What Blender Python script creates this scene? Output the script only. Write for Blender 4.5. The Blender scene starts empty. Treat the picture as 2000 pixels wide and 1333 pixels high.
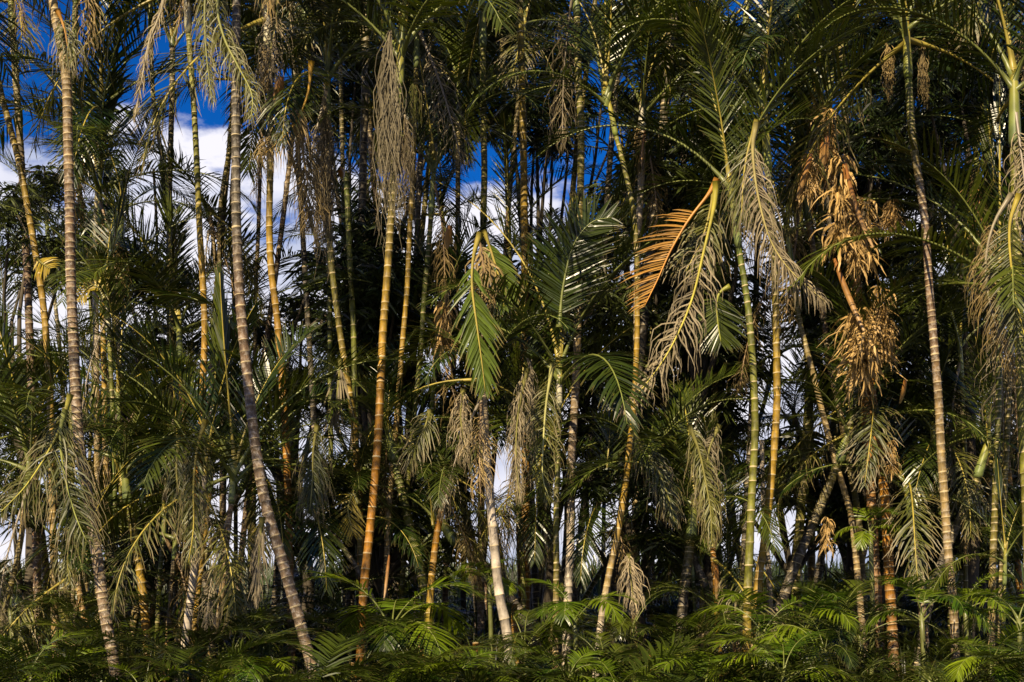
import bpy, math, random
import numpy as np
from mathutils import Vector, noise as mnoise

R = math.radians
scene = bpy.context.scene
COL = scene.collection

# ------------------------------------------------------------------ camera, sky, sun, exposure
F = 2777.8            # 50 mm lens, in pixels of a 2000 px wide photograph
HZ = 1130.0           # row of the horizon
CZ = 1.6
cam_d = bpy.data.cameras.new('camera')
cam_d.lens = 50; cam_d.sensor_width = 36; cam_d.shift_y = (HZ - 666.5) / 2000
cam_d.clip_start = .1; cam_d.clip_end = 3000
cam = bpy.data.objects.new('camera', cam_d); COL.objects.link(cam)
cam.location = (0, 0, CZ); cam.rotation_euler = (R(90), 0, 0)
scene.camera = cam

SUN_EL, SUN_AZ = 39.0, 24.0      # the sun stands behind the camera, to its left
world = bpy.data.worlds.new('World'); scene.world = world; world.use_nodes = True
wn, wl = world.node_tree.nodes, world.node_tree.links
bg = wn['Background']; bg.inputs[1].default_value = .05
sky = wn.new('ShaderNodeTexSky'); sky.sky_type = 'NISHITA'; sky.sun_disc = False
sky.sun_elevation = R(SUN_EL); sky.sun_rotation = R(180 + SUN_AZ)
sky.dust_density = 0.0; sky.air_density = .8; sky.ozone_density = 3.0
hs = wn.new('ShaderNodeMixRGB'); hs.blend_type = 'MULTIPLY'; hs.inputs[0].default_value = 1
hs.inputs[2].default_value = (.03, .48, 1.15, 1)
wl.new(sky.outputs[0], hs.inputs[1])
tc = wn.new('ShaderNodeTexCoord')
sep = wn.new('ShaderNodeSeparateXYZ'); wl.new(tc.outputs['Generated'], sep.inputs[0])
mp = wn.new('ShaderNodeMapping'); mp.inputs['Scale'].default_value = (3.2, 3.2, 6.5); mp.inputs['Location'].default_value = (3.1, 1.4, .4)
wl.new(tc.outputs['Generated'], mp.inputs[0])
nz = wn.new('ShaderNodeTexNoise'); nz.inputs['Scale'].default_value = 1.6; nz.inputs['Detail'].default_value = 7; nz.inputs['Roughness'].default_value = .58
wl.new(mp.outputs[0], nz.inputs[0])
elev = wn.new('ShaderNodeMapRange')          # more cloud low in the sky, clear blue above
for k, v in zip(('From Min', 'From Max', 'To Min', 'To Max'), (.19, .315, .27, -.16)): elev.inputs[k].default_value = v
wl.new(sep.outputs[2], elev.inputs[0])
add = wn.new('ShaderNodeMath'); wl.new(nz.outputs[0], add.inputs[0]); wl.new(elev.outputs[0], add.inputs[1])
cov = wn.new('ShaderNodeMapRange'); cov.interpolation_type = 'SMOOTHSTEP'
for k, v in zip(('From Min', 'From Max'), (.505, .59)): cov.inputs[k].default_value = v
wl.new(add.outputs[0], cov.inputs[0])
nz2 = wn.new('ShaderNodeTexNoise'); nz2.inputs['Scale'].default_value = 2.6; nz2.inputs['Detail'].default_value = 4
wl.new(mp.outputs[0], nz2.inputs[0])
cc = wn.new('ShaderNodeValToRGB'); cc.color_ramp.elements[0].position = .36; cc.color_ramp.elements[1].position = .58
cc.color_ramp.elements[0].color = (5.0, 5.8, 8.2, 1); cc.color_ramp.elements[1].color = (10.8, 10.6, 11.6, 1)
wl.new(nz2.outputs[0], cc.inputs[0])
mx = wn.new('ShaderNodeMixRGB'); wl.new(cov.outputs[0], mx.inputs[0]); wl.new(hs.outputs[0], mx.inputs[1]); wl.new(cc.outputs[0], mx.inputs[2])
wl.new(mx.outputs[0], bg.inputs[0])

sd = bpy.data.lights.new('sun', 'SUN'); sd.energy = 5.0; sd.angle = R(.5); sd.color = (1, .82, .55)
so = bpy.data.objects.new('sun', sd); COL.objects.link(so)
sdir = Vector((-math.sin(R(SUN_AZ)) * math.cos(R(SUN_EL)), -math.cos(R(SUN_AZ)) * math.cos(R(SUN_EL)), math.sin(R(SUN_EL))))
so.rotation_euler = sdir.to_track_quat('Z', 'Y').to_euler()
so.location = (-20, -40, 30)
vs = scene.view_settings
vs.view_transform = 'Standard'; vs.look = 'None'; vs.gamma = 1; vs.exposure = .85; vs.use_curve_mapping = False
cy = scene.cycles
cy.max_bounces = 5; cy.diffuse_bounces = 1; cy.glossy_bounces = 1; cy.transmission_bounces = 2; cy.transparent_max_bounces = 4
cy.use_fast_gi = False

# ------------------------------------------------------------------ helpers
def P(px, py, Y):
    return Vector(((px - 1000) / F * Y, Y, CZ + (HZ - py) / F * Y))

def sstep(a, b, x):
    t = min(1, max(0, (x - a) / (b - a))); return t * t * (3 - 2 * t)

def ground_z(x, y):
    h = .78 * sstep(6, 17, y) + .35 * sstep(18, 30, y) + .70 * sstep(30, 62, y)
    return h + .07 * math.sin(x * .9 + y * .31) * math.cos(y * .53 - x * .2) * sstep(70, 30, y)

def new_mat(name):
    m = bpy.data.materials.new(name); m.use_nodes = True
    n = m.node_tree.nodes; l = m.node_tree.links
    return m, n, l, n['Principled BSDF'], n['Material Output']

def tag(o, label=None, cat=None, group=None, kind=None):
    if label: o['label'] = label
    if cat: o['category'] = cat
    if group: o['group'] = group
    if kind: o['kind'] = kind
    return o

def empty(name, loc):
    o = bpy.data.objects.new(name, None); o.empty_display_size = .1; o.location = loc; COL.objects.link(o); return o

def link(name, mesh, parent=None, loc=None, rot=None, scl=None):
    o = bpy.data.objects.new(name, mesh); COL.objects.link(o)
    if parent: o.parent = parent
    if loc is not None: o.location = loc
    if rot is not None: o.rotation_euler = rot
    if scl is not None: o.scale = (scl, scl, scl)
    return o

class MB:
    """collects faces for ONE mesh; att = one float per vertex, colr = rgba per vertex"""
    def __init__(s): s.v = []; s.f = []; s.a = []; s.c = []; s.m = []; s.mi = 0
    def add(s, vs, fs, a=None, c=None):
        b = len(s.v); s.v += vs
        s.a += a if a else [0.0] * len(vs)
        s.c += c if c else [(1, 1, 1, 1)] * len(vs)
        for f in fs: s.f.append(tuple(i + b for i in f)); s.m.append(s.mi)
    def tube(s, pts, rads, sides=5, a=None, c=None, cap=True):
        n = len(pts); vs = []; up = Vector((0, 1, .01))
        prev = None
        for i, p in enumerate(pts):
            t = (pts[min(i + 1, n - 1)] - pts[max(i - 1, 0)]).normalized()
            if prev is None:
                u = t.cross(Vector((.13, 1, .2))).normalized()
            else:
                u = (prev - t * prev.dot(t)).normalized()
            prev = u; w = t.cross(u)
            for k in range(sides):
                q = 2 * math.pi * k / sides
                vs.append(p + (u * math.cos(q) + w * math.sin(q)) * rads[i])
        fs = []
        for i in range(n - 1):
            for k in range(sides):
                k2 = (k + 1) % sides
                fs.append((i * sides + k, i * sides + k2, (i + 1) * sides + k2, (i + 1) * sides + k))
        if cap:
            fs.append(tuple(range(sides))); fs.append(tuple((n - 1) * sides + k for k in range(sides)))
        aa = [x for x in (a or [0.0] * n) for _ in range(sides)]
        ca = [x for x in (c or [(1, 1, 1, 1)] * n) for _ in range(sides)]
        s.add(vs, fs, aa, ca)
    def mesh(s, name, mats, smooth=False, origin=None):
        me = bpy.data.meshes.new(name)
        v = s.v if origin is None else [p - origin for p in s.v]
        me.from_pydata([tuple(p) for p in v], [], s.f)
        for m in mats: me.materials.append(m)
        at = me.attributes.new('t', 'FLOAT', 'POINT'); at.data.foreach_set('value', s.a)
        ca = me.attributes.new('Col', 'FLOAT_COLOR', 'POINT'); ca.data.foreach_set('color', np.array(s.c, dtype=np.float32).ravel())
        if len(mats) > 1: me.polygons.foreach_set('material_index', s.m)
        if smooth: me.polygons.foreach_set('use_smooth', [True] * len(s.f))
        me.update(); return me

def catmull(pts, n):
    """pts: list of (Vector) -> n+1 points evenly by parameter length"""
    if len(pts) == 2: pts = [pts[0], pts[0].lerp(pts[1], .5), pts[1]]
    ex = [pts[0] * 2 - pts[1]] + pts + [pts[-1] * 2 - pts[-2]]
    d = [0]
    for a, b in zip(pts, pts[1:]): d.append(d[-1] + (b - a).length)
    out = []
    for k in range(n + 1):
        s = d[-1] * k / n; i = 0
        while i < len(d) - 2 and d[i + 1] < s: i += 1
        t = (s - d[i]) / max(1e-6, d[i + 1] - d[i])
        p0, p1, p2, p3 = ex[i], ex[i + 1], ex[i + 2], ex[i + 3]
        out.append(.5 * ((2 * p1) + (p2 - p0) * t + (2 * p0 - 5 * p1 + 4 * p2 - p3) * t * t + (3 * p1 - p0 - 3 * p2 + p3) * t ** 3))
    return out

def interp(stops, t):
    if t <= stops[0][0]: return stops[0][1]
    for (a, x), (b, y) in zip(stops, stops[1:]):
        if t <= b:
            k = (t - a) / max(1e-6, b - a)
            return tuple(p * (1 - k) + q * k for p, q in zip(x, y)) if isinstance(x, tuple) else x * (1 - k) + y * k
    return stops[-1][1]

# ------------------------------------------------------------------ materials
def leaf_material(name, lo, hi, tip, rough=.38, trans=.28, spec=.5, tip_at=.8, isl_rng=(.6, 1.4)):
    m, n, l, b, out = new_mat(name)
    oi = n.new('ShaderNodeObjectInfo')
    geo = n.new('ShaderNodeNewGeometry')
    at = n.new('ShaderNodeAttribute'); at.attribute_name = 't'
    nz = n.new('ShaderNodeTexNoise'); nz.inputs['Scale'].default_value = 5; nz.inputs['Detail'].default_value = 3
    tco = n.new('ShaderNodeTexCoord'); l.new(tco.outputs['Object'], nz.inputs[0])
    ad = n.new('ShaderNodeMath'); ad.operation = 'ADD'; l.new(oi.outputs['Random'], ad.inputs[0]); l.new(nz.outputs[0], ad.inputs[1])
    ml = n.new('ShaderNodeMapRange'); l.new(ad.outputs[0], ml.inputs[0]); ml.inputs['From Min'].default_value = .35; ml.inputs['From Max'].default_value = 1.6
    rp = n.new('ShaderNodeMixRGB'); rp.inputs[1].default_value = (*lo, 1); rp.inputs[2].default_value = (*hi, 1); l.new(ml.outputs[0], rp.inputs[0])
    isl = n.new('ShaderNodeMapRange'); l.new(geo.outputs['Random Per Island'], isl.inputs[0])
    isl.inputs['To Min'].default_value = isl_rng[0]; isl.inputs['To Max'].default_value = isl_rng[1]
    vm = n.new('ShaderNodeVectorMath'); vm.operation = 'SCALE'; l.new(rp.outputs[0], vm.inputs[0]); l.new(isl.outputs[0], vm.inputs['Scale'])
    tp = n.new('ShaderNodeMapRange'); l.new(at.outputs['Fac'], tp.inputs[0]); tp.inputs['From Min'].default_value = tip_at; tp.inputs['From Max'].default_value = 1.05
    mt = n.new('ShaderNodeMixRGB'); l.new(tp.outputs[0], mt.inputs[0]); l.new(vm.outputs[0], mt.inputs[1]); mt.inputs[2].default_value = (*tip, 1)
    l.new(mt.outputs[0], b.inputs['Base Color']); b.inputs['Roughness'].default_value = rough
    b.inputs['Specular IOR Level'].default_value = spec
    tr = n.new('ShaderNodeBsdfTranslucent'); tm = n.new('ShaderNodeMixRGB'); tm.blend_type = 'MULTIPLY'; tm.inputs[0].default_value = 1
    tm.inputs[2].default_value = (1.5, 1.6, .5, 1); l.new(mt.outputs[0], tm.inputs[1]); l.new(tm.outputs[0], tr.inputs[0])
    mxs = n.new('ShaderNodeMixShader'); mxs.inputs[0].default_value = trans
    l.new(b.outputs[0], mxs.inputs[1]); l.new(tr.outputs[0], mxs.inputs[2]); l.new(mxs.outputs[0], out.inputs[0])
    return m

M = {}
M['leaf'] = leaf_material('palm_leaf_green', (.008, .022, .003), (.060, .074, .006), (.16, .12, .04), trans=.12, spec=.55, rough=.33)
M['fresh'] = leaf_material('fresh_leaf_green', (.02, .055, .004), (.15, .20, .008), (.16, .16, .03), trans=.26, rough=.34)
M['dull'] = leaf_material('ageing_leaf_olive', (.036, .046, .006), (.115, .112, .018), (.27, .2, .10), tip_at=.45, rough=.5, trans=.15)
M['hero'] = leaf_material('ageing_leaf_sunlit_green', (.06, .10, .012), (.12, .16, .018), (.30, .2, .08), tip_at=.72, trans=.2)  # green brightened to imitate sun on the hanging frond; tips tan with age
M['dry'] = leaf_material('dry_leaf_tan', (.14, .10, .035), (.30, .21, .08), (.33, .25, .13), rough=.6, trans=.12, spec=.3)
M['grey'] = leaf_material('dead_leaf_grey', (.13, .11, .065), (.27, .215, .125), (.36, .28, .18), rough=.6, trans=.1, spec=.3)
M['straw'] = leaf_material('papery_dead_sheath', (.18, .10, .025), (.45, .29, .10), (.5, .34, .15), rough=.55, trans=.12, spec=.3, tip_at=.3)
M['rust'] = leaf_material('dying_leaf_orange', (.26, .11, .02), (.42, .24, .045), (.26, .17, .07), rough=.5, trans=.2, spec=.3)
M['yellow'] = leaf_material('yellowing_leaf', (.28, .24, .02), (.42, .30, .03), (.3, .2, .05), rough=.45, trans=.25)
M['wild'] = leaf_material('broadleaf_green', (.010, .020, .005), (.045, .055, .010), (.05, .06, .02), rough=.4, trans=.08, spec=.5, isl_rng=(.2, 2.6))  # wide brightness spread between leaves paints in sunlit glints

def stem_material(name, rough=.42, spec=.5):
    m, n, l, b, out = new_mat(name)
    at = n.new('ShaderNodeAttribute'); at.attribute_name = 'Col'
    nz = n.new('ShaderNodeTexNoise'); nz.inputs['Scale'].default_value = 9; nz.inputs['Detail'].default_value = 4
    tco = n.new('ShaderNodeTexCoord'); l.new(tco.outputs['Object'], nz.inputs[0])
    mr = n.new('ShaderNodeMapRange'); l.new(nz.outputs[0], mr.inputs[0]); mr.inputs['From Min'].default_value = .3; mr.inputs['From Max'].default_value = .7
    mr.inputs['To Min'].default_value = .7; mr.inputs['To Max'].default_value = 1.2
    vm = n.new('ShaderNodeVectorMath'); vm.operation = 'SCALE'; l.new(at.outputs['Color'], vm.inputs[0]); l.new(mr.outputs[0], vm.inputs['Scale'])
    l.new(vm.outputs[0], b.inputs['Base Color']); b.inputs['Roughness'].default_value = rough; b.inputs['Specular IOR Level'].default_value = spec
    return m
M['stem'] = stem_material('frond_stem')
M['shaft'] = stem_material('crownshaft_sheath', .36)

# ringed palm trunk: vertex colour = skin, 't' = 1 on the leaf scars, colour alpha = amount of lichen
m, n, l, b, out = new_mat('ringed_palm_bark'); M['bark'] = m
at = n.new('ShaderNodeAttribute'); at.attribute_name = 'Col'
ar = n.new('ShaderNodeAttribute'); ar.attribute_name = 't'
tco = n.new('ShaderNodeTexCoord')
mp1 = n.new('ShaderNodeMapping'); mp1.inputs['Scale'].default_value = (1, 1, .12); l.new(tco.outputs['Object'], mp1.inputs[0])
streak = n.new('ShaderNodeTexNoise'); streak.inputs['Scale'].default_value = 90; streak.inputs['Detail'].default_value = 3; l.new(mp1.outputs[0], streak.inputs[0])
blot = n.new('ShaderNodeTexNoise'); blot.inputs['Scale'].default_value = 11; blot.inputs['Detail'].default_value = 5; blot.inputs['Roughness'].default_value = .65; l.new(tco.outputs['Object'], blot.inputs[0])
patch = n.new('ShaderNodeTexNoise'); patch.inputs['Scale'].default_value = 26; patch.inputs['Detail'].default_value = 6; patch.inputs['Roughness'].default_value = .7; l.new(tco.outputs['Object'], patch.inputs[0])
def rng(src, a, b_, c, d):
    r = n.new('ShaderNodeMapRange'); l.new(src, r.inputs[0])
    for k, v in zip(('From Min', 'From Max', 'To Min', 'To Max'), (a, b_, c, d)): r.inputs[k].default_value = v
    return r.outputs[0]
def mth(op, a, b_):
    r = n.new('ShaderNodeMath'); r.operation = op
    for i, x in enumerate((a, b_)):
        if isinstance(x, (int, float)): r.inputs[i].default_value = x
        else: l.new(x, r.inputs[i])
    return r.outputs[0]
f1 = mth('MULTIPLY', rng(streak.outputs[0], .35, .65, .78, 1.15), rng(blot.outputs[0], .32, .68, .42, 1.3))
vm = n.new('ShaderNodeVectorMath'); vm.operation = 'SCALE'; l.new(at.outputs['Color'], vm.inputs[0]); l.new(f1, vm.inputs['Scale'])
lich = mth('MULTIPLY', rng(patch.outputs[0], .50, .60, 0, 1), at.outputs['Alpha'])
m1 = n.new('ShaderNodeMixRGB'); l.new(lich, m1.inputs[0]); l.new(vm.outputs[0], m1.inputs[1]); m1.inputs[2].default_value = (.40, .35, .29, 1)
ringf = mth('MULTIPLY', ar.outputs['Fac'], rng(blot.outputs[0], .3, .55, .35, .95))
m2 = n.new('ShaderNodeMixRGB'); l.new(ringf, m2.inputs[0]); l.new(m1.outputs[0], m2.inputs[1]); m2.inputs[2].default_value = (.56, .45, .25, 1)
l.new(m2.outputs[0], b.inputs['Base Color']); b.inputs['Roughness'].default_value = .55; b.inputs['Specular IOR Level'].default_value = .35
bp = n.new('ShaderNodeBump'); bp.inputs['Strength'].default_value = .5; bp.inputs['Distance'].default_value = .004
l.new(mth('ADD', streak.outputs[0], patch.outputs[0]), bp.inputs['Height']); l.new(bp.outputs[0], b.inputs['Normal'])

m, n, l, b, out = new_mat('leaf_litter_soil'); M['soil'] = m
tco = n.new('ShaderNodeTexCoord')
a1 = n.new('ShaderNodeTexNoise'); a1.inputs['Scale'].default_value = 2.2; a1.inputs['Detail'].default_value = 8; l.new(tco.outputs['Object'], a1.inputs[0])
a2 = n.new('ShaderNodeTexVoronoi'); a2.inputs['Scale'].default_value = 22; l.new(tco.outputs['Object'], a2.inputs[0])
rp = n.new('ShaderNodeValToRGB'); l.new(a1.outputs[0], rp.inputs[0])
rp.color_ramp.elements[0].color = (.018, .013, .007, 1); rp.color_ramp.elements[1].color = (.055, .05, .02, 1)
l.new(rp.outputs[0], b.inputs['Base Color']); b.inputs['Roughness'].default_value = .9
bp = n.new('ShaderNodeBump'); bp.inputs['Strength'].default_value = .8; bp.inputs['Distance'].default_value = .05; l.new(a2.outputs[0], bp.inputs['Height']); l.new(bp.outputs[0], b.inputs['Normal'])

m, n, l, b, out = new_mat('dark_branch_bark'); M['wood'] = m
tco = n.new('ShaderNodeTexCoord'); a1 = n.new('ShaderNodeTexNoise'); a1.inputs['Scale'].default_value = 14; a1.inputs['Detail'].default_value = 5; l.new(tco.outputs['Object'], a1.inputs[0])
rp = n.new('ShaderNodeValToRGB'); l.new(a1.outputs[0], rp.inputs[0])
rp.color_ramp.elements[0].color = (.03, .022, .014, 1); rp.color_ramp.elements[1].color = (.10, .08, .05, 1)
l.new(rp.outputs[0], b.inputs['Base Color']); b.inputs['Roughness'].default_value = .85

# ------------------------------------------------------------------ ground
gv, gf = [], []
xs = [-900, -400, -160, -80, -50] + [-36 + i * 1.2 for i in range(61)] + [50, 80, 160, 400, 900]
ys = [-400, -120, -40, -15] + [-5 + i * 1.0 for i in range(75)] + [80, 110, 180, 350, 700, 1400]
for y in ys:
    for x in xs: gv.append((x, y, ground_z(x, y)))
nx = len(xs)
for j in range(len(ys) - 1):
    for i in range(nx - 1): gf.append((j * nx + i, j * nx + i + 1, (j + 1) * nx + i + 1, (j + 1) * nx + i))
gm = bpy.data.meshes.new('ground'); gm.from_pydata(gv, [], gf); gm.materials.append(M['soil'])
gm.polygons.foreach_set('use_smooth', [True] * len(gf))
tag(link('ground', gm), kind='structure')

# ------------------------------------------------------------------ fronds
UP = Vector((0, 0, 1))
def frond_mesh(path, rnd, nl=44, ll=.46, lw=.026, v=25, a0=62, a1=28, droop=.25, curl=0.0, fold=False, sides=(1, -1),
               bare=.18, miss=.04, mats=('leaf', 'stem'), stemcol=(.22, .20, .05), r0=.014, side_ref=None, segs=3, stem=True, lenj=.12):
    """one pinnate frond along path; returns (leaflet mesh, stem mesh)"""
    mb = MB(); n = len(path) - 1
    shaggy = mats[0] in ('dull', 'grey', 'dry') and not fold
    if shaggy: nl = int(nl * 1.35); lw *= .72; vj = 42; aj = 16; droop *= 1.35; lenj = .3; curl = curl * 1.2 + .06; miss = max(miss, .1)
    else: vj = 9; aj = 7
    for i in range(nl):
        u = bare + (1 - bare) * (i + .5) / nl
        x = u * n; k = min(n - 1, int(x)); p = path[k].lerp(path[k + 1], x - k)
        T = (path[k + 1] - path[k]).normalized()
        S = T.cross(side_ref or UP)
        if S.length < .15: S = Vector((1, 0, 0))
        S = S.normalized(); N = S.cross(T).normalized()
        uu = (u - bare) / (1 - bare)
        prof = min(1, .45 + uu * 3.2) * (1 - .72 * max(0, (uu - .45) / .55) ** 1.8)
        ang = a0 + (a1 - a0) * uu
        for s in sides:
            if rnd.random() < miss: continue
            a = R(ang + rnd.uniform(-aj, aj)); vv = R(v + rnd.uniform(-vj, vj))
            d = (T * math.cos(a) + (S * s * math.cos(vv) + N * math.sin(vv)) * math.sin(a)).normalized()
            L = ll * prof * rnd.uniform(1 - lenj, 1 + lenj); st = L / segs
            q = p.copy(); vs = []; at = []
            kx, ky, kz = (rnd.uniform(-1, 1) for _ in range(3))
            w0 = lw * rnd.uniform(.8, 1.15) * (.6 + .4 * prof)
            tw = rnd.uniform(-.35, .35)
            for j in range(segs + 1):
                t = j / segs
                W = d.cross(N)
                if W.length < .1: W = d.cross(T)
                W = W.normalized(); nn = W.cross(d)
                W = (W * math.cos(tw) + nn * math.sin(tw)).normalized(); nn = W.cross(d)
                w = w0 * (.55, 1, .85, .5, .3, .2, .1)[min(6, j)] if segs > 3 else w0 * (.5, 1, .75, .08)[j]
                if j == segs: w = w0 * .08
                if fold:
                    vs += [q - W * w * .5, q - nn * w * .22, q + W * w * .5]; at += [t, t, t]
                else:
                    vs += [q - W * w * .5, q + W * w * .5]; at += [t, t]
                q = q + d * st
                d = d + Vector((0, 0, -1)) * droop * (.35 + t)
                if curl: d = d + Vector((math.sin(kx * 9 + j * 1.7), math.sin(ky * 9 + j * 1.3), .6 * math.sin(kz * 9 + j * 1.9))) * curl
                d.normalize()
            c = 3 if fold else 2; fs = []
            for j in range(segs):
                for e in range(c - 1):
                    fs.append((j * c + e, j * c + e + 1, (j + 1) * c + e + 1, (j + 1) * c + e))
            mb.add(vs, fs, at)
    me = mb.mesh('frond', [M[mats[0]]])
    sm = None
    if stem:
        sb = MB()
        rr = [r0 * (1 - .8 * (i / n)) * (1 + 1.1 * max(0, 1 - i / n * 6)) for i in range(n + 1)]
        cl = [(*[c * (.8 + .4 * (i / n)) for c in stemcol], 1) for i in range(n + 1)]
        sb.tube(path, rr, 5, c=cl)
        sm = sb.mesh('frond_stem', [M[mats[1]]], smooth=True)
    return me, sm

def arc(e0, e1, L, rnd, n=14, sway=.15, pw=1.3):
    pts = [Vector((0, 0, 0))]; az = 0; sw = rnd.uniform(-sway, sway)
    for i in range(n):
        t = (i + .5) / n; e = R(e0 + (e1 - e0) * t ** pw); az += sw / n * 2
        pts.append(pts[-1] + Vector((math.cos(e) * math.cos(az), math.cos(e) * math.sin(az), math.sin(e))) * (L / n))
    return pts

rv = random.Random(11)
GREENST, YELST = (.16, .18, .04), (.36, .29, .05)
V = {}
def variant(key, e0, e1, L, cnt=3, **kw):
    V[key] = []
    for i in range(cnt):
        sc_ = random.Random(key + str(i))
        pth = arc(e0, e1, L * sc_.uniform(.92, 1.06), sc_)
        V[key].append(frond_mesh(pth, sc_, **kw))
# full crown fronds (about 2 m)
variant('spear', 86, 74, 1.7, 2, nl=40, ll=.40, v=60, a0=22, a1=14, droop=.02, stemcol=YELST, mats=('leaf', 'stem'))
variant('up', 82, 30, 2.0, 3, nl=52, ll=.44, lw=.021, v=32, a0=55, droop=.14, stemcol=YELST, bare=.1, miss=.08, lenj=.2)
variant('rise', 66, -5, 2.1, 4, nl=52, ll=.47, lw=.022, v=26, droop=.2, stemcol=GREENST, bare=.1, miss=.08, lenj=.2)
variant('arch', 50, -45, 2.1, 4, nl=52, ll=.47, lw=.022, v=14, droop=.3, stemcol=GREENST, bare=.1, miss=.08, lenj=.2)
variant('out', 26, -58, 2.1, 4, nl=52, ll=.47, lw=.022, v=2, droop=.38, stemcol=GREENST, bare=.1, miss=.08, lenj=.2)
variant('droop', 0, -80, 2.0, 3, nl=50, ll=.46, lw=.021, v=-6, droop=.42, stemcol=YELST, bare=.1, miss=.08, lenj=.2)
variant('old', -25, -84, 1.9, 3, nl=44, ll=.46, v=-10, droop=.5, curl=.12, mats=('dull', 'stem'), stemcol=YELST)
variant('dead', -64, -89, 1.6, 4, nl=40, ll=.42, lw=.016, v=-10, droop=.7, curl=.35, miss=.15, mats=('dry', 'stem'), stemcol=(.3, .2, .1), segs=5)
variant('dead_grey', -70, -89, 1.5, 2, nl=44, ll=.38, lw=.014, v=-10, droop=.8, curl=.4, miss=.1, mats=('grey', 'stem'), stemcol=(.3, .25, .18), segs=5)
# understory fronds (about 1 m)
variant('small_rise', 70, -30, .95, 4, nl=30, ll=.32, lw=.023, v=6, a0=75, droop=.3, bare=.3, stemcol=GREENST, mats=('fresh', 'stem'), r0=.008)
variant('small_arch', 58, -65, .95, 4, nl=32, ll=.33, lw=.023, v=-4, a0=75, droop=.42, bare=.3, stemcol=GREENST, mats=('fresh', 'stem'), r0=.008)
variant('small_out', 34, -75, .9, 4, nl=30, ll=.32, lw=.023, v=-8, a0=72, droop=.48, bare=.3, stemcol=GREENST, mats=('fresh', 'stem'), r0=.008)
variant('dark_rise', 66, -20, 1.2, 4, nl=34, ll=.32, lw=.017, v=12, droop=.3, bare=.3, stemcol=GREENST, mats=('leaf', 'stem'), r0=.008)
variant('dark_out', 40, -65, 1.2, 4, nl=36, ll=.32, lw=.017, v=0, droop=.45, bare=.3, stemcol=GREENST, mats=('leaf', 'stem'), r0=.008)

def place_frond(root, key, loc, az, rnd, scl=1.0, tilt=8, pick=None):
    me, sm = V[key][rnd.randrange(len(V[key])) if pick is None else pick]
    nm = {'spear': 'young_frond', 'old': 'old_frond', 'dead': 'dead_frond', 'dead_grey': 'dead_frond'}.get(key, 'frond')
    o = link(nm, me, root, loc, (R(rnd.uniform(-tilt, tilt)), R(rnd.uniform(-tilt, tilt)), az), scl)
    if key == 'dead': o['label'] = 'dry tan dead frond hanging limp'
    if key == 'dead_grey': o['label'] = 'grey shrivelled dead frond hanging down'
    if sm: link('stem', sm, o)
    return o

def custom_frond(root, name, pts, Y, rnd, label=None, dy=0.0, ref=None, **kw):
    """a frond whose stem runs through given places; coordinates local to its palm"""
    n = len(pts)
    w = [P(x, y, Y + dy * i / (n - 1)) for i, (x, y) in enumerate(pts)]
    pth = [p - root.location for p in catmull(w, 22)]
    me, sm = frond_mesh(pth, rnd, side_ref=ref, **kw)
    o = link(name, me, root)
    if label: o['label'] = label
    if sm: link('stem', sm, o)
    return o

def tangle_mesh(L, spread, n, rnd, mat, r=.004, stalk=True, wav=.35, wide=1.0):
    """dried flower branch: a short stalk with many limp wavy strands"""
    mb = MB(); mb.mi = 0
    cl = (.3, .22, .12, 1)
    if stalk: mb.tube([Vector((0, 0, 0)), Vector((.02, -.04, -L * .12)), Vector((.03, -.05, -L * .45))], [.016, .012, .006], 5)
    for i in range(n):
        z0 = -L * rnd.uniform(0, .42) * (1 if stalk else .3)
        q = Vector((rnd.gauss(0, spread * .12 * wide), rnd.gauss(0, spread * .12 * wide) - .03, z0))
        az = rnd.uniform(0, 6.28); d = Vector((math.cos(az) * .45 * wide, math.sin(az) * .45 * wide, rnd.uniform(-1.6, -.5))).normalized()
        ln = L * rnd.uniform(.3, .72); k = 9; pts = [q.copy()]; ph = [rnd.uniform(0, 6.28) for _ in range(2)]; fr = rnd.uniform(.9, 1.8)
        for j in range(k):
            d = (d + Vector((0, 0, -.5)) + Vector((math.sin(ph[0] + j * fr), math.sin(ph[1] + j * fr * 1.2), 0)) * wav).normalized()
            q = q + d * ln / k * Vector((1, 1, 1)).length / 1.73
            q.x *= 1 - .03 * (abs(q.x) > spread); pts.append(q.copy())
        mb.tube(pts, [r * (1.1 - .7 * j / k) for j in range(k + 1)], 3, a=[rnd.random() * .8] * (k + 1), cap=False)
    return mb.mesh('flower_stalk', [M[mat]])
rt = random.Random(5)
def strips_mesh(L, w, n, rnd, mat='straw'):
    '''ragged column of papery dead leaf strips'''
    mb = MB()
    for i in range(n):
        z0 = -L * rnd.random() * .75; th = rnd.uniform(0, 6.28); ra = w * rnd.uniform(.2, 1) * (1 - .5 * abs(z0 / L + .35))
        q = Vector((math.cos(th) * ra, math.sin(th) * ra * .8, z0)); k = 5; ln = rnd.uniform(.12, .42)
        d = Vector((math.cos(th) * .7 + rnd.uniform(-.5, .5), math.sin(th) * .7, rnd.uniform(-1.6, .15))).normalized(); vs = []; at = []
        ww = rnd.choice((.008, .012, .018, .026, .038)); tw = rnd.uniform(0, 3.14); f = rnd.uniform(-.5, .5)
        for j in range(k + 1):
            W = d.cross(Vector((math.cos(tw), math.sin(tw), .2))).normalized(); c = ww * (.7, 1, 1, .8, .5, .15)[j] * .5
            vs += [q - W * c, q + W * c]; at += [rnd.random() * .3 + j / k * .6] * 2
            q = q + d * ln / k; tw += f; d = (d + Vector((rnd.uniform(-.35, .35), rnd.uniform(-.35, .35), -.3))).normalized()
        mb.add(vs, [(2 * j, 2 * j + 1, 2 * j + 3, 2 * j + 2) for j in range(k)], at)
    return mb.mesh('dead_leaf_bundle', [M[mat]])
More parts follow.
